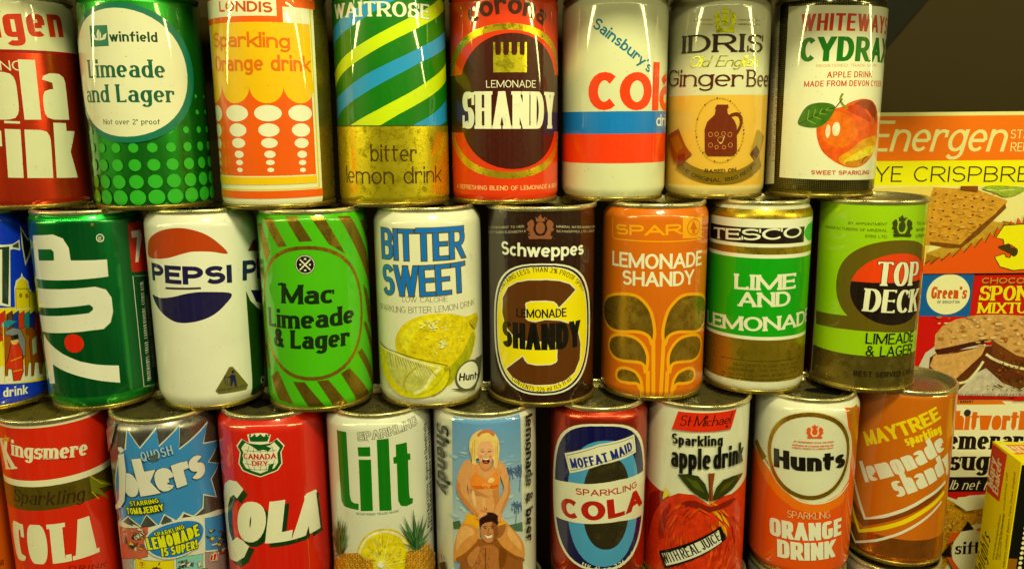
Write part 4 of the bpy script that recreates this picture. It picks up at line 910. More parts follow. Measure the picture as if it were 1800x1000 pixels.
def beach_can():
    a=Can(-18.1,499.5,33.1,0,(204,200,164),nt=1.6,nb=1,label='white can with a photo of a laughing woman in an orange bikini').z(780,720,3.5714)
    a.kind='photo'
    for k in range(30):
        t=k/29; c=tuple(int(p+(q-p)*t) for p,q in zip((96,146,206),(176,192,204))); a.rect(52+k*.2,42+k*24,490+k*.2,1240,c,kind='paint')
    a.rect(64,745,496,1240,(184,190,184)); a.rect(66,900,496,1240,(126,162,190))
    random.seed(2)
    for k in range(60):
        x=random.uniform(60,480); y=random.gauss(330,60) if k%2 else random.uniform(540,740); 
        a.ell(x,y,random.uniform(8,36),random.uniform(3,10),random.choice([(150,180,210),(130,168,208),(176,194,208)]),n=9) if 60<x<455 and 80<y<740 else None
    a.poly([(60,700),(100,690),(120,740),(66,745)],(70,100,60)); a.poly([(400,720),(490,700),(492,760),(400,750)],(80,110,80))
    for cx,cy in ((415,385),(480,370),(455,600)):
        for k in range(9):
            t=k*.72; P=[(cx,cy),(cx+34*math.cos(t),cy-24*math.sin(t)-8),(cx+min(58,486-cx)*math.cos(t),cy-30*math.sin(t)+18)]
            P=[(min(484,x),y) for x,y in P]; a.line(P,7,(70,96,130))
        a.line([(cx,cy),(cx-8,cy+140)],5,(90,106,130))
    SK=(214,150,88);S2=(196,126,66);S3=(168,100,50);HR=(226,190,104);DKS=(146,86,44)
    # man: shoulders, chest
    a.poly([(72,1120),(118,920),(150,860),(225,806),(340,806),(400,862),(490,920),(496,1120)],DKS,sm=False); a.poly([(170,900),(240,850),(320,850),(350,900),(340,1000),(250,1030),(180,1000)],(172,106,56),sm=True)
    for k in range(40): x=random.gauss(260,50); y=random.uniform(850,1000); a.line([(x,y),(x+random.uniform(-8,8),y+16)],3,random.choice([(98,54,26),(184,116,60),(112,62,30)]))
    a.line([(262,860),(262,1000)],4,(96,54,26))
    # woman: legs
    a.poly([(140,690),(215,735),(226,800),(190,850),(150,895),(75,945),(72,850),(92,765),(120,712)],(206,138,68),sm=True); a.poly([(80,930),(140,890),(200,830),(222,800),(215,860),(120,950)],(150,88,40),sm=True)
    a.poly([(340,690),(385,700),(425,740),(470,790),(497,850),(497,925),(430,905),(362,850),(322,800),(320,750)],(206,138,68),sm=True); a.poly([(330,800),(365,850),(440,905),(494,925),(494,945),(400,900),(330,850)],(140,82,38),sm=True)
    a.poly([(352,700),(385,716),(376,765),(350,796),(330,796),(338,740)],(156,98,54),sm=True)
    a.poly([(150,640),(135,690),(130,708),(180,715),(222,745),(228,690),(215,660)],(232,160,40)); a.poly([(345,660),(382,690),(384,708),(345,722),(330,700)],(232,160,40))
    # torso
    a.poly([(160,330),(220,330),(235,360),(300,360),(315,325),(360,318),(352,420),(346,500),(348,560),(332,640),(310,670),(210,668),(182,620),(162,540),(152,460)],SK,sm=False)
    a.poly([(300,500),(345,480),(346,560),(330,640),(312,660),(318,580)],S2); a.poly([(164,492),(210,500),(290,548),(250,540),(180,528)],(188,124,70),sm=True); a.line([(255,600),(262,640)],4,S3); a.ell(268,618,4,6,(120,70,36),n=8); a.poly([(180,625),(240,622),(320,640),(310,668),(210,668)],S2)
    a.poly([(228,330),(262,372),(298,335),(296,362),(262,384),(234,362)],(190,126,78),sm=True)
    HL=(234,182,122)
    a.poly([(104,400),(118,350),(140,330),(132,380),(112,440),(104,490),(98,470)],HL,sm=True); a.poly([(120,540),(160,590),(205,640),(196,646),(150,600),(118,556)],HL,sm=True)
    a.poly([(372,360),(390,400),(398,450),(394,490),(384,460),(376,410)],HL,sm=True); a.poly([(178,520),(190,500),(204,560),(206,620),(192,600)],HL,sm=True); a.poly([(240,560),(260,556),(262,600),(246,598)],(222,166,104),sm=True)
    a.poly([(100,760),(130,722),(180,738),(196,770),(150,800),(104,850),(86,880),(88,800)],(224,164,92),sm=True); a.poly([(400,730),(440,770),(476,830),(482,880),(440,840),(400,790)],(224,164,92),sm=True)
    a.poly([(150,930),(190,870),(226,850),(214,920),(180,980)],(184,118,66),sm=True); a.poly([(350,860),(390,890),(380,960),(350,980)],(120,68,34),sm=True)
    # bikini
    a.poly([(166,440),(180,412),(205,385),(232,412),(262,440),(292,412),(326,380),(342,412),(348,440),(342,478),(316,490),(275,486),(262,470),(250,490),(205,494),(176,480)],(236,132,52)); a.poly([(176,470),(250,470),(262,462),(275,470),(340,462),(342,478),(316,490),(275,486),(250,490),(205,494)],(206,100,34))
    a.poly([(205,385),(200,340),(212,338),(214,390)],(236,140,60)); a.poly([(322,384),(322,330),(333,330),(334,388)],(236,140,60))
    a.poly([(285,425),(305,420),(318,436),(300,452),(278,448)],(240,190,120),sm=True); a.poly([(262,455),(240,462),(245,480),(262,470),(285,488),(292,470),(272,456)],(240,150,70)); a.line([(266,466),(258,492)],5,(236,140,60)); a.line([(268,466),(282,490)],5,(236,140,60))
    # arms
    a.poly([(130,325),(165,308),(176,340),(170,400),(152,460),(152,500),(170,555),(200,600),(240,634),(288,652),(290,668),(262,682),(222,672),(180,635),(130,580),(96,520),(86,480),(92,420),(108,365)],SK,sm=True); a.poly([(86,480),(92,430),(108,470),(120,520),(170,590),(225,650),(222,672),(180,635),(130,580),(98,525)],S2,sm=True)
    a.poly([(340,312),(368,330),(388,365),(404,430),(412,490),(408,530),(385,590),(360,640),(355,680),(335,690),(320,660),(318,625),(345,560),(368,515),(374,480),(356,420),(345,370)],SK,sm=True); a.poly([(400,430),(412,490),(408,530),(385,590),(360,640),(352,640),(375,570),(396,520)],S2,sm=True)
    # her head
    a.poly([(180,300),(164,240),(170,180),(195,142),(235,122),(285,124),(322,148),(343,195),(346,260),(338,320),(326,365),(312,340),(300,300),(210,300),(206,338),(180,330)],HR,sm=True); a.poly([(228,300),(298,300),(296,346),(262,366),(232,346)],(204,136,82),sm=True)
    a.ell(263,258,50,72,(222,164,112)); a.poly([(205,240),(212,190),(240,165),(280,160),(310,185),(318,240),(305,215),(285,192),(240,196),(222,215)],HR,sm=True)
    a.poly([(212,150),(250,120),(300,124),(318,150),(306,160),(280,140),(240,146),(222,164)],(196,110,70),sm=True)
    a.ell(265,315,23,19,(70,26,18)); a.ell(265,304,18,6,WH,n=14); a.ell(264,324,13,6,(186,80,60),n=14); a.line([(234,254),(246,259),(256,256)],6,(70,40,24)); a.line([(276,256),(286,258),(298,252)],6,(70,40,24)); a.line([(236,243),(252,243)],2.5,(130,84,40)); a.line([(280,243),(294,240)],2.5,(130,84,40)); a.line([(266,262),(263,284),(272,287)],2.5,S3)
    a.ell(236,288,11,10,(220,140,96),n=12); a.ell(292,288,10,10,(214,134,90),n=12)
    for x0,y0,x1,y1 in ((186,200,180,300),(198,180,194,310),(334,200,336,320),(324,220,326,345),(176,230,174,310)): a.line([(x0,y0),(x1,y1)],3,(196,152,70))
    # his head, her hands in his hair
    a.ell(284,690,60,54,(52,34,22)); a.ell(283,756,51,70,(186,122,76)); a.poly([(232,740),(230,690),(250,664),(290,655),(325,672),(336,740),(328,712),(300,694),(262,700),(240,716)],(46,30,20))
    a.poly([(300,700),(334,720),(336,780),(305,830),(312,770)],(134,78,46),sm=True); a.poly([(256,776),(280,786),(306,774),(298,794),(272,798)],(228,222,190)); a.line([(250,772),(268,780),(310,770)],2.5,(110,50,30))
    a.line([(246,726),(270,724)],5,(60,36,20)); a.line([(290,722),(314,722)],5,(60,36,20)); a.ell(260,735,6,4,(40,26,18),n=10); a.ell(302,733,6,4,(40,26,18),n=10); a.line([(282,736),(276,766),(288,768)],3,(120,70,40))
    for k in range(4): a.poly([(206+k*5,676-k*7),(232+k*5,656-k*6),(262+k*3,650-k*3),(262+k*3,656-k*3),(238+k*4,668-k*6),(222+k*4,682-k*5)],(222,160,102) if k%2 else (196,130,76),sm=True)
    for k in range(4): a.poly([(338+k*6,652+k*3),(350+k*6,650+k*3),(346+k*6,688+k*2),(336+k*6,692)],(222,160,102) if k%2 else (196,130,76),sm=True)
    a.kind='paint'; a.z(*z3c); K=(24,22,16)
    a.txt('Shandy',(64,178),(74,556),44,K,w=.2,h=.16,gap=.09,sh=.1)
    a.txt('lemonade & beer',(534,158),(538,852),40,K,w=.23,h=.18,gap=.08)
    a.poly([(78,962),(108,950),(120,1010),(96,1020)],K); a.line([(90,910),(98,950)],7,K); a.line([(104,920),(108,945)],6,K)
    return a.finish()
def oval_cola():
    a=Can(54.8,505.2,31.9,0,(138,34,12),'foil',nt=2.6,nb=2,label='dark red can with a navy and light blue oval crossed by a white band').z(*z3c)
    W=(218,214,170);N=(24,30,74);Q=2.5
    a.ell(946,606,252,404,W,sq=Q); a.ell(946,606,242,392,N,sq=Q); a.ell(966,640,194,346,(72,148,214),sq=2.3); a.ell(985,640,130,252,(70,62,34),sq=2.3,kind='tin')
    a.poly([(700,503),(790,522),(880,532),(980,524),(1060,508),(1192,455),(1192,690),(1060,735),(980,746),(880,750),(790,738),(704,705)],W)
    R=(172,38,20)
    a.txt('SPARKLING',(818,588),(1154,548),36,R,w=.2,gap=.12); a.txt('COLA',(742,705),(1182,640),106,R,w=.36,h=.22,ser=0,gap=.09)
    a.poly([(758,362),(950,312),(1140,258),(1150,356),(960,425),(786,472)],W); a.line([(770,374),(950,324),(1132,274),(1140,350),(960,412),(793,458)],3,N,closed=True)
    a.txt('MOFFAT MAID',(797,446),(1132,344),54,(34,48,120),w=.22,h=.17,gap=.08)
    a.txt('11\u00bd fl oz 326 ml',(850,968),(1142,930),34,W,w=.15,gap=.16,arc=(966,690,1))
    return a.finish()
def apple_can():
    a=Can(119.6,510.8,33.4,0,(212,210,168),label='white can with a painted red apple, dark leaves and a slanted ribbon of writing').z(*z3d)
    K=(26,24,16)
    a.poly([(20,470),(50,500),(100,560),(180,615),(120,700),(80,1240),(0,1240)],(192,52,16)); a.poly([(500,600),(560,540),(610,480),(640,700),(600,1240),(500,1000)],(200,58,18))
    a.poly([(60,640),(100,580),(160,600),(150,680),(90,800),(60,900)],(140,34,14),sm=True)
    A=[(90,700),(150,620),(220,594),(300,602),(385,655),(450,612),(520,590),(580,604),(640,700),(620,1240),(30,1240),(50,860)]
    a.kind='picture'; a.poly(A,(200,54,16),sm=False); random.seed(12)
    for k in range(150):
        side=random.choice((-1,1)); r=random.uniform(.25,.95); t=random.uniform(-1.15,1.35)
        cx,cy=330,860; x=cx+side*r*250*math.cos(t)*(.95); y=cy-240*math.sin(t)*(.6+.4*r)
        if y<650 or x<60 or x>585: continue
        dx,dy=side*-r*250*math.sin(t),-240*math.cos(t)*(.6+.4*r); l=math.hypot(dx,dy)+1e-6; dx/=l; dy/=l; L=random.uniform(16,46); w=random.uniform(3,8)
        hot=370<x<480 and y<840
        c=random.choice([(224,128,30),(226,160,42),(216,96,24)]) if hot and random.random()<.75 else random.choice([(206,60,16),(212,70,18),(194,48,14),(184,42,14),(216,84,22),(200,54,16)])
        a.poly([(x-dx*L,y-dy*L),(x-dy*w,y+dx*w),(x+dx*L,y+dy*L),(x+dy*w,y-dx*w)],c,sm=True)
    a.poly([(235,648),(300,630),(385,664),(470,634),(520,618),(480,655),(390,688),(320,668)],(128,36,14),sm=True); a.poly([(118,790),(132,710),(180,645),(160,720),(136,830)],(150,40,14),sm=True)
    a.kind='paint'
    a.poly([(150,560),(180,600),(140,625)],(216,190,40))
    a.poly([(217,491),(270,488),(325,500),(362,545),(380,600),(376,634),(330,612),(285,575),(250,535)],(48,58,18)); a.poly([(558,481),(505,500),(455,520),(420,560),(400,612),(402,634),(450,610),(500,570)],(52,58,16)); a.poly([(260,505),(320,530),(360,590),(300,560)],(74,84,22)); a.poly([(520,510),(460,545),(430,595),(480,560)],(84,76,22))
    a.poly([(377,486),(411,484),(400,560),(402,632),(380,634),(382,560)],(132,66,36)); a.line([(380,500),(388,630)],4,(70,30,14))
    a.poly([(222,156),(524,144),(494,249),(188,250)],(214,48,22)); a.txt('St Michael',(226,232),(490,220),58,(50,20,14),w=.11,h=.08,sh=.3,gap=.03,x=.55,sp=.2); a.ell(473,237,7,7,(90,20,10),n=10)
    a.txt('Sparkling',(189,326),(452,334),56,K,w=.2,h=.13,x=.7,gap=.08); a.txt('apple drink',(184,446),(556,422),112,K,w=.155,h=.1,x=.7,gap=.04,sp=.12)
    a.poly([(120,898),(440,765),(470,832),(150,992)],K); a.poly([(136,912),(430,786),(446,850),(160,976)],(216,214,180)); a.txt('WITH REAL JUICE',(152,966),(446,836),56,K,w=.13,h=.1,gap=.06,sp=.2)
    a.line([(78,90),(72,420),(40,414),(46,120)],3,(110,100,70),closed=True); a.txt('INGREDIENTS WATER APPLE JUICE SUGAR',(56,400),(62,120),10,(90,80,60),w=.16); a.txt('CARBON DIOXIDE CITRIC ACID',(68,400),(73,120),10,(90,80,60),w=.16)
    return a.finish()
def horn_orange():
    a=Can(193.1,517.3,32.9,0,(216,213,170),nt=3.2,nb=2.4,label='orange and white can with a gold-ringed white circle and heavy black letters').z(*z3d)
    O=(222,84,12);B=(140,104,22)
    a.poly([(560,300),(605,300),(640,370),(700,460),(770,560),(850,622),(930,648),(1000,640),(1080,596),(1128,520),(1136,420),(1126,260),(1112,142),(1190,118),(1240,300),(1200,1240),(540,1240)],O)
    a.poly([(600,300),(640,362),(710,470),(790,575),(860,630),(930,652),(1010,642),(1080,600),(1120,545),(1100,640),(1020,690),(930,700),(840,680),(740,600),(660,480)],(228,112,22))
    a.poly([(1122,150),(1180,120),(1180,480),(1150,400)],(168,104,26))
    a.line([(606,306),(640,364),(706,466),(786,572),(856,630),(930,650),(1008,642),(1080,602),(1126,540)],9,(216,212,172),sm=True)
    a.poly([(624,316),(640,306),(690,400),(668,420)],B); a.line([(634,312),(690,424),(740,510)],9,B)
    a.ell(914,398,226,236,(206,200,150)); a.ring(912,398,210,222,24,B,kind='gold'); a.ell(912,398,196,206,(210,208,166)); a.ring(912,398,223,235,4,(200,190,120))
    a.crest(900,226,992,304,(214,84,24))
    for k,y in enumerate((322,340,354)): a.txt(('BY APPOINTMENT TO H.M. THE QUEEN','SUPPLIERS OF LICQUEUR AND MALTED','BOTTLERS PRODUCTS, LONDON, GREAT'.replace('BOTTLERS','CORDIAL'))[k],(826 if k else 836,y),(1044,y+2),9,(214,84,24),w=.2)
    a.txt('Hunts',(730,450),(1105,450),98,(30,28,20),w=.32,h=.22,gap=.06,x=.74)
    a.txt('SPARKLING',(800,720),(1026,724),36,(228,196,130),w=.09,gap=.06)
    S=dict(w=.27,h=.2,sq=4.5,gap=.05); W=(226,222,186)
    a.txt('ORANGE',(708,812),(1084,812),94,W,**S); a.txt('DRINK',(748,930),(1050,930),94,W,**S)
    return a.finish(hole=(-12,-2,21,8))
def maytree():
    a=Can(264.1,531.1,31.8,0,(196,104,16),nt=.8,nb=1,label='orange brown can with slanting yellow and white letters over chevron stripes').z(*z3e)
    a.band(855,1400,(150,84,20),'gold',x=290)
    Y=(230,202,34);W=(218,214,176)
    a.poly([(50,640),(112,752),(300,712),(500,580),(502,600),(300,745),(100,790),(44,700)],(126,64,14))
    a.line([(60,560),(112,752),(200,742),(310,708),(410,652),(506,570)],17,W); a.line([(46,676),(84,812),(190,800),(300,770),(400,715),(500,620)],22,Y); a.line([(34,780),(66,866),(170,858),(280,826),(390,765),(486,668)],13,W)
    S=dict(sq=4.5,gap=.05)
    a.txt('MAYTREE',(122,398),(484,262),72,Y,w=.25,h=.19,**S); a.txt('sparkling',(314,398),(488,330),46,Y,w=.22,h=.18,**S)
    a.txt('lemonade',(138,572),(504,408),104,W,w=.24,h=.17,x=.72,fit=(1,8),**S); a.txt('shandy',(268,650),(500,528),104,W,w=.24,h=.17,x=.72,fit=(0,5),**S)
    return a.finish()
# ------------------------------------------------------------------ boxes standing behind and beside the cans
def at_depth(px,py,Y):
    d=ray(px,py); return CAM+d*((Y-CAM.y)/d.y)
def carton(name,label,O,U,V,w,h,dep,base,art,edge):
    """a folded card box: front face printed, four sides, thickness dep (mm)"""
    O=Vector(O);U=Vector(U);V=Vector(V);N=U.cross(V)
    root=bpy.data.objects.new(name,None); COL.objects.link(root); root.location=O/1000; root['label']=label; root['category']='box'
    P=[O*0, U*w, U*w+V*h, V*h]; Q=[p-N*dep for p in P]; vs=[tuple(p) for p in P+Q]
    newmesh('carton',vs,[(0,1,2,3),(5,4,7,6),(3,2,6,7),(1,0,4,5),(0,3,7,4),(2,1,5,6)],[paint(edge,'card')],[0]*6,root,smooth=False)
    f=Plane_(O,U,V); art(f); f.finish('front_panel',root,w,h,O,base)
    return root
YB=590.
def yof(py,px=1650): return at_depth(px,py,YB)
def box_at(px0,py_top,py_bot,w,Y=YB):
    t=at_depth(1690,py_top,Y); b=at_depth(1690,py_bot,Y); x=at_depth(px0,(py_top+py_bot)/2,Y).x
    return (x,Y,b.z),t.z-b.z
def art_crisp(a):
    C=(224,214,130); a.z(*z3f); O=(232,112,14)
    a.rect(-300,606,1200,838,O); a.rect(-300,838,1200,966,(248,222,20)); 
    a.txt('Energen',(20,785),(718,785),158,C,w=.125,h=.105,sh=.2,gap=.07,x=.72)
    a.txt('STARCH',(752,718),(960,718),46,C,w=.12,gap=.1); a.txt('REDUCED',(752,784),(985,784),46,C,w=.12,gap=.1)
    K=(66,54,14)
    a.txt('RYE',(-30,942),(190,942),80,K,w=.1,gap=.16,h=.09); a.txt('CRISPBREAD',(250,942),(775,942),80,K,w=.1,h=.09,gap=.16,fit=(0,7))
    a.z(*z3g)
    a.poly([(-100,18),(1000,18),(1000,260),(-100,500)],(226,214,130)); a.poly([(40,30),(320,20),(340,120),(270,420),(-60,420)],(222,196,90))
    B=(206,146,48); a.kind='picture'
    a.poly([(270,420),(285,330),(430,310),(560,240),(700,190),(640,180),(460,320)],(160,110,24)); a.poly([(590,180),(700,200),(600,260),(470,330),(380,360),(280,330),(360,300)],(196,150,50),sm=False)
    a.poly([(318,24),(520,36),(660,86),(648,118),(600,170),(520,236),(440,304),(400,300),(280,292),(258,200)],B); a.poly([(648,100),(655,120),(530,240),(445,306),(380,306),(300,290),(300,275),(400,284),(440,290),(520,215),(600,150)],(120,72,20))
    random.seed(21)
    for i in range(7):
        for j in range(6):
            x=330+i*44+j*-6+random.uniform(-5,5); y=52+j*38+i*6; 
            if x<640-(y-100)*.9 and y<285: a.ell(x,y,5.5,3.4,(92,54,16),n=8)
    for k in range(60):
        x=random.uniform(300,600); y=random.uniform(50,270)
        if x<610-(y-100)*.9: a.ell(x,y,random.uniform(6,16),random.uniform(2,5),random.choice([(216,160,60),(196,134,40),(222,170,76)]),n=8)
    a.poly([(540,30),(580,16),(690,20),(740,30),(690,60),(640,68),(600,50)],(150,170,50),sm=True); a.line([(560,34),(620,40),(690,34)],4,(210,210,110)); a.line([(600,30),(640,58)],3,(110,140,30)); a.poly([(440,18),(520,18),(520,44),(440,34)],(130,70,30))
    a.kind='card'
    pts=[(275,378),(296,362),(300,380),(342,346),(350,364),(392,326),(402,346),(442,304),(452,326),(492,282),(502,304),(540,256),(552,280),(578,232),(592,256),(610,208),(628,236),(640,190),(662,222),(672,178),(694,210),(704,164),(726,196),(734,150),(760,184),(775,140),(830,170),(1000,110),(1000,440),(240,440),(262,400)]
    a.poly(pts,(222,86,22)); a.line(pts[:-3],4,(60,30,10))
    K=(70,56,10); P3=[(602,256),(640,200),(770,190),(800,240),(760,300),(790,340),(760,400),(680,408),(620,390),(596,345),(640,330),(650,345),(665,350),(690,300),(660,285),(640,290),(636,265)]
    a.poly(P3,(244,218,30)); a.line(P3,5,K,closed=True); a.poly([(610,300),(664,286),(672,300),(700,306),(702,330),(684,344),(664,330)],K,sm=True)
def art_sponge(a):
    a.z(*z3g); R=(196,28,14); C=(228,220,150)
    a.rect(-100,418,900,428,(40,30,16)); a.poly([(-20,428),(505,424),(484,622),(-60,616)],(20,92,150)); a.line([(507,424),(486,622)],3,(90,60,30))
    a.ell(386,519,100,93,(228,222,160)); a.txt("Green's",(305,540),(470,540),56,(196,84,22),w=.2,h=.12,ser=.03,st=.08,gap=.05); a.txt('OF BRIGHTON',(334,562),(437,562),14,(50,80,110),w=.16)
    Y=(240,206,36)
    a.txt('CHOCOLATE',(540,470),(740,470),28,(40,20,10),w=.24,fit=(0,5),gap=.1,off=(4,4)); a.txt('CHOCOLATE',(540,470),(740,470),28,(200,130,40),w=.24,fit=(0,5),gap=.1)
    S=dict(w=.24,h=.12,ser=.06,st=.11,gap=.05)
    a.txt('SPONGE',(527,548),(756,548),68,Y,ol=((120,20,10),2),fit=(0,4),**S); a.txt('MIXTURE',(520,607),(748,607),50,Y,ol=((120,20,10),2),fit=(0,5),**S)
    a.poly([(250,1020),(250,850),(280,790),(330,755),(1100,755),(1100,985),(420,985)],(196,190,160))
    T=(206,156,86); D=(92,44,18); a.kind='picture'
    a.poly([(300,812),(330,790),(480,770),(700,740),(900,760),(900,900),(700,960),(620,930),(560,860),(480,900),(400,985),(330,900),(296,860)],D)
    a.poly([(322,760),(326,705),(360,665),(420,635),(520,615),(640,612),(760,620),(900,660),(900,800),(760,830),(700,810),(590,735),(480,750),(400,790),(330,806)],T)
    a.poly([(322,775),(400,760),(480,742),(560,726),(600,730),(560,745),(470,765),(340,808)],(70,32,14)); a.poly([(590,730),(700,800),(900,850),(900,940),(800,930),(700,880),(590,800)],(110,58,26))
    a.poly([(300,850),(320,800),(420,790),(560,758),(540,800),(420,910),(400,940),(340,900)],T); a.poly([(300,850),(400,930),(548,815),(546,850),(420,975),(380,960),(300,880)],D)
    a.line([(402,932),(470,920),(520,870),(548,828)],12,(230,214,150),sm=True); a.line([(560,795),(600,820),(680,850),(760,866),(900,880)],12,(230,214,150),sm=True)
    a.poly([(420,985),(560,860),(640,930),(740,965),(740,990)],(190,180,150))
    random.seed(8)
    for k in range(120):
        x=random.uniform(330,880); y=random.uniform(620,790)
        if y<760-abs(x-560)*.12 or x>700: a.ell(x,y,random.uniform(4,18),random.uniform(3,8),random.choice([(222,182,112),(196,142,72),(180,122,54),(228,194,130),(170,106,46)]),n=8)
    for k in range(90):
        x=random.uniform(600,880); y=random.uniform(760,930)
        if y>770+(x-600)*.22: a.ell(x,y,random.uniform(3,9),random.uniform(3,6),random.choice([(60,28,12),(140,80,36),(110,54,22)]),n=7)
    for k in range(24): a.ell(random.uniform(560,735),random.uniform(930,962),random.uniform(3,8),3,D,n=7)
    a.kind='card'; a.poly([(640,1020),(700,985),(1100,965),(1100,1040),(640,1040)],R); a.txt('TWO FRESH EGGS AND FILLING',(390,990),(735,988),16,(70,60,44),w=.13,sh=.25)
def art_sugar(a):
    a.z(*z3e); C=(226,222,170); K=(34,28,16); O=(214,104,22)
    a.rect(-200,176,1600,204,(214,112,34)); a.rect(-200,204,1600,560,C); a.poly([(780,180),(1200,184),(1200,204),(800,196)],C); a.txt('BEST BAKERY',(530,190),(640,188),16,K,w=.2)
    a.txt('whitworths',(545,320),(905,320),92,O,w=.24,h=.13,fit=(1,9),x=.76,gap=.03,ser=.02,st=.05); a.ell(612,237,17,17,(50,50,54))
    S=dict(w=.24,h=.12,ser=.06,st=.08,x=.7,gap=.06)
    a.txt('demerara',(506,415),(880,415),92,K,fit=(1,7),**S); a.txt('sugar',(518,517),(712,517),96,K,fit=(0,3),**S)
    a.rect(-200,556,1600,628,K); a.txt('1 lb net (500g)',(486,610),(700,612),46,C,w=.1,h=.06,sh=.25,fit=(0,10),gap=.12)
    a.rect(-200,628,1600,1600,(196,36,16)); a.poly([(-200,640),(500,640),(560,660),(620,640),(760,630),(1100,640),(1100,1600),(-200,1600)],C)
    S1=(204,148,40); a.kind='picture'; a.poly([(-100,660),(480,640),(560,680),(600,720),(700,690),(900,720),(900,800),(640,800),(560,900),(500,1000),(-100,1100)],S1)
    random.seed(31)
    for k in range(420):
        x=random.uniform(430,760); y=random.uniform(655,960); lim=655+max(0,(x-480))*.55 if x<600 else 712
        if y>lim and (x<600 or y<800): a.ell(x,y,random.uniform(2.5,7),random.uniform(2,5),random.choice([(226,176,62),(170,112,24),(236,200,100),(190,130,30),(150,96,20)]),n=6,rot=random.uniform(0,90))
    a.kind='card'; a.poly([(556,640),(760,625),(760,700),(700,690),(600,706),(540,670)],C); a.ell(650,892,124,124,C,n=60)
    a.poly([(604,755),(635,796),(572,806)],K); a.poly([(572,806),(540,850),(500,870),(520,815)],(214,90,24)); a.poly([(520,866),(522,930),(470,920)],K); a.poly([(522,930),(560,985),(540,1000),(500,930)],(214,90,24)); a.poly([(640,796),(700,775),(700,800),(660,806)],(214,90,24))
    a.txt('sifted',(540,917),(660,912),60,K,fit=(0,4),w=.2,h=.1,ser=.05,st=.07,x=.68,gap=.06); a.poly([(556,985),(620,1000),(600,1016),(556,1012)],K)
def boxes():
    X=(1,0,0);Z=(0,0,1)
    O,h=box_at(1520,197,480,150); carton('crispbread_box','orange and yellow crispbread box with slanted cream lettering, topmost of the stacked boxes',O,X,Z,175,h,55,(224,214,130),art_crisp,(200,180,90))
    O,h=box_at(1528,481,702,150); carton('cake_mix_box','red cake mix box with blue square and cut sponge cake, middle of the stack',O,X,Z,170,h,55,(196,28,14),art_sponge,(150,30,20))
    b=at_depth(1690,703,YB).z+H; carton('sugar_box','cream sugar box with orange and black lettering at the bottom of the stack',(at_depth(1560,850,YB).x,YB,-H),X,Z,150,b-.3,60,(226,222,170),art_sugar,(210,180,90))
    # yellow box standing turned at the right edge
    YN=505.; A=at_depth(1795,813,YN); d=ray(1745,775); B=CAM+d*((A.z-CAM.z)/d.z)
    A2=at_depth(1768,1000,YN); V=(A-A2).normalized(); W=(A-B); w=W.length; U=W.normalized(); V=(V-U*V.dot(U)).normalized()
    h=150.; O=B-V*h; N=U.cross(V)
    root=bpy.data.objects.new('yellow_box',None); COL.objects.link(root); root.location=O/1000; root['label']='yellow box with a red corner label, turned edge-on at the lower right edge'; root['category']='box'
    F2=-N; wd=120.
    P=[Vector((0,0,0)),U*w,U*w+V*h,V*h]; Q=[p-N*wd for p in P]
    newmesh('carton',[tuple(p) for p in P+Q],[(0,1,2,3),(5,4,7,6),(3,2,6,7),(1,0,4,5),(0,3,7,4),(2,1,5,6)],[paint((240,208,10),'card')],[0]*6,root,smooth=False)
    f=Plane_(O,U,V).z(*z4a); R=(206,62,20); C=(226,214,150)
    f.poly([(380,120),(404,150),(502,226),(448,545),(364,474)],R); S=dict(w=.2,h=.12,ser=.04,st=.08,x=.66,gap=.06,sh=.1)
    f.txt('Mary',(402,462),(430,262),44,C,**S); f.txt('Baker',(440,506),(466,268),40,C,**S)
    T=(110,92,20)
    for x0,x1,s in ((425,462,'Carton of yellow cake mixture with starch'),(448,486,'Mixing Flour Raising Flour Sugar Starch'),(470,508,'Glucose shortening emulsifying salt')): f.txt(s,(x0-14,940),(x1,640) if s[0]!='G' else (x1,350),13,T,w=.12,sh=.1)
    f.txt('Mixture Limited, Bakers Farm, Essex, England',(484,990),(560,350),13,T,w=.14); f.txt('Delights',(330,1090),(392,800),60,(90,76,20),w=.1,sh=.25,fit=(0,8))
    f.finish('spine_panel',root,w,h,O,(240,208,10))
    # front panel of that box, seen at a glancing angle
    U2=(-N); g=Plane_(A-V*h,U2*1.0,V); g.N=U2.cross(V)
    s=1 if g.N.dot(CAM-A)>0 else -1
    pm=[]; K=(24,22,14)
    def quad(u0,v0,u1,v1,c,o):
        p=[g.O+U2*u+V*v+g.N*s*o-O for u,v in ((u0,v0),(u1,v0),(u1,v1),(u0,v1))]; pm.append((p if s>0 else p[::-1],c))
    quad(0,0,wd,h,(240,208,10),.05); quad(.6,h-68,6.5,h-1.5,K,.10); quad(6.5,h-112,wd,h-1.5,K,.10); quad(.6,h-150,6.5,h-68,(140,90,20),.10); quad(6.5,2,wd,h-112,(150,90,24),.10)
    for k in range(40): v=h-6-k*3.6; pm.append(([g.O+U2*(8.8+1.3*math.cos(t*.7854))+V*(v+1.3*math.sin(t*.7854))+g.N*s*.14-O for t in range(8)][::s],(226,214,150)))
    V_=[];F_=[];ms=[];ix=[]
    for p,c in pm:
        m=paint(c,'card'); 
        if m not in ms: ms.append(m)
        F_.append(tuple(range(len(V_),len(V_)+len(p)))); V_+=[tuple(x) for x in p]; ix.append(ms.index(m))
    newmesh('front_panel',V_,F_,ms,ix,root,smooth=False)
    t=Plane_(B,U,-N).z(*z4a); t.N=U.cross(-N)
    s=1 if t.N.dot(CAM-A)>0 else -1
    t.N=t.N*s
    t.poly([(490,160),(640,158),(640,222),(560,226)],(224,120,24)); t.txt('Mary',(505,190),(640,188),26,C,w=.22,h=.14); t.txt('Baker',(548,214),(690,212),22,C,w=.22,h=.14)
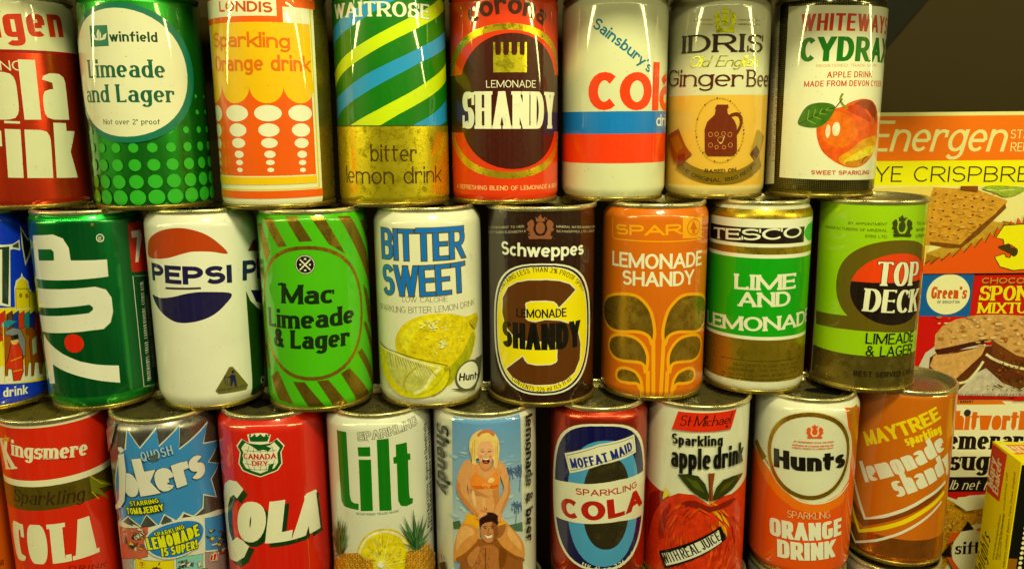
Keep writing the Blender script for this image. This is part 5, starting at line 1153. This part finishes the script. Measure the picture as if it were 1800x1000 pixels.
    VV=[];FF=[];MM=[paint((246,214,16),'card')];II=[0]; VV=[tuple(B+t.N*.05-O),tuple(A+t.N*.05-O),tuple(A-N*wd+t.N*.05-O),tuple(B-N*wd+t.N*.05-O)];FF=[(0,1,2,3)]
    for n,(v,ff,m) in enumerate(t.items):
        if m not in MM: MM.append(m)
        b=len(VV); VV+=[tuple(t.O+t.U*x+t.V*y+t.N*(.08+.01*n)-O) for x,y in v]
        for q in ff: FF.append(tuple(i+b for i in q)); II.append(MM.index(m))
    newmesh('top_flap',VV,FF,MM,II,root,smooth=False)
def setting():
    def slab(name,x0,x1,y0,y1,z0,z1,m,kind='structure',**p):
        V=[(x0,y0,z0),(x1,y0,z0),(x1,y1,z0),(x0,y1,z0),(x0,y0,z1),(x1,y0,z1),(x1,y1,z1),(x0,y1,z1)]
        o=newmesh(name,V,[(0,3,2,1),(4,5,6,7),(0,1,5,4),(1,2,6,5),(2,3,7,6),(3,0,4,7)],[m],[0]*6,smooth=False)
        if kind: o['kind']=kind
        for k,v in p.items(): o[k]=v
        return o
    w=paint((54,46,17),'card'); d=paint((44,40,20),'card')
    slab('shelf',-900,900,380,720,-H-20,-H,d); slab('back_wall',-900,900,702,715,-H,900,w)
    slab('shade_board',-900,262,455,640,3*H+22,3*H+34,d)  # unseen board added above the view to shade the upper cans' tops
    # dark sloping strip before the back wall, across the top corner
    a=at_depth(1500,150,695); b=at_depth(1640,-14,695); n=Vector((a.z-b.z,0,b.x-a.x)).normalized()
    n=Vector((-(b.z-a.z),0,b.x-a.x)).normalized(); c=a-(b-a)*1.2; e=b+(b-a)*.6; q=[c,e,e+n*46,c+n*46]; V=[tuple(p) for p in q]+[tuple(p+Vector((0,5,0))) for p in q]
    o=newmesh('dark_strip',V,[(0,1,2,3),(7,6,5,4),(0,4,5,1),(1,5,6,2),(2,6,7,3),(3,7,4,0)],[paint((26,24,14),'card')],[0]*6,smooth=False)
    o['label']='dark slanting strip against the back wall above the right end can'; o['category']='panel'
def under_row():
    xs=[(-357,491),(-288,491),(-219,491),(-150,494),(-82,497),(-13,500),(56,504),(124,510),(193,516),(261,524)]
    proto=None; names={5:'tin can under the bikini photo can, hardly showing',6:'tin can under the dark red can with the navy oval, barely showing',
      7:'tin can under the apple can, a grey rim at the lower picture edge',8:'tin can under the orange and white can, grey lid at lower edge',9:'tin can under the orange brown chevron can, grey lid at its foot'}
    for i,(x,y) in enumerate(xs):
        if proto is None:
            c=Can(x,y,32.8,-1,(150,140,110),'tin',nt=2,nb=1,label='tin can of the hidden row under the bottom row'); proto=c.finish(group='plain cans under the bottom row')
        else:
            r=proto.copy(); COL.objects.link(r); r.location=(x/1000,y/1000,-H/1000); r['label']=names.get(i,r['label'])
            for ch in proto.children: k=ch.copy(); COL.objects.link(k); k.parent=r
for fn in (cola_drink,limeade_oval,orange_drink,lemon_stripes,shandy_crown,white_cola,ginger_beer,apple_cyder,
           castle_can,rotated_green,white_swoosh,limeade_script,bitter_lemon,brown_oval,leaf_shandy,lime_bands,deck_can,
           plain_orange,cola_serif,burst_can,shield_cola,lilt_can,beach_can,oval_cola,apple_can,horn_orange,maytree):
    fn()
under_row(); boxes(); setting()
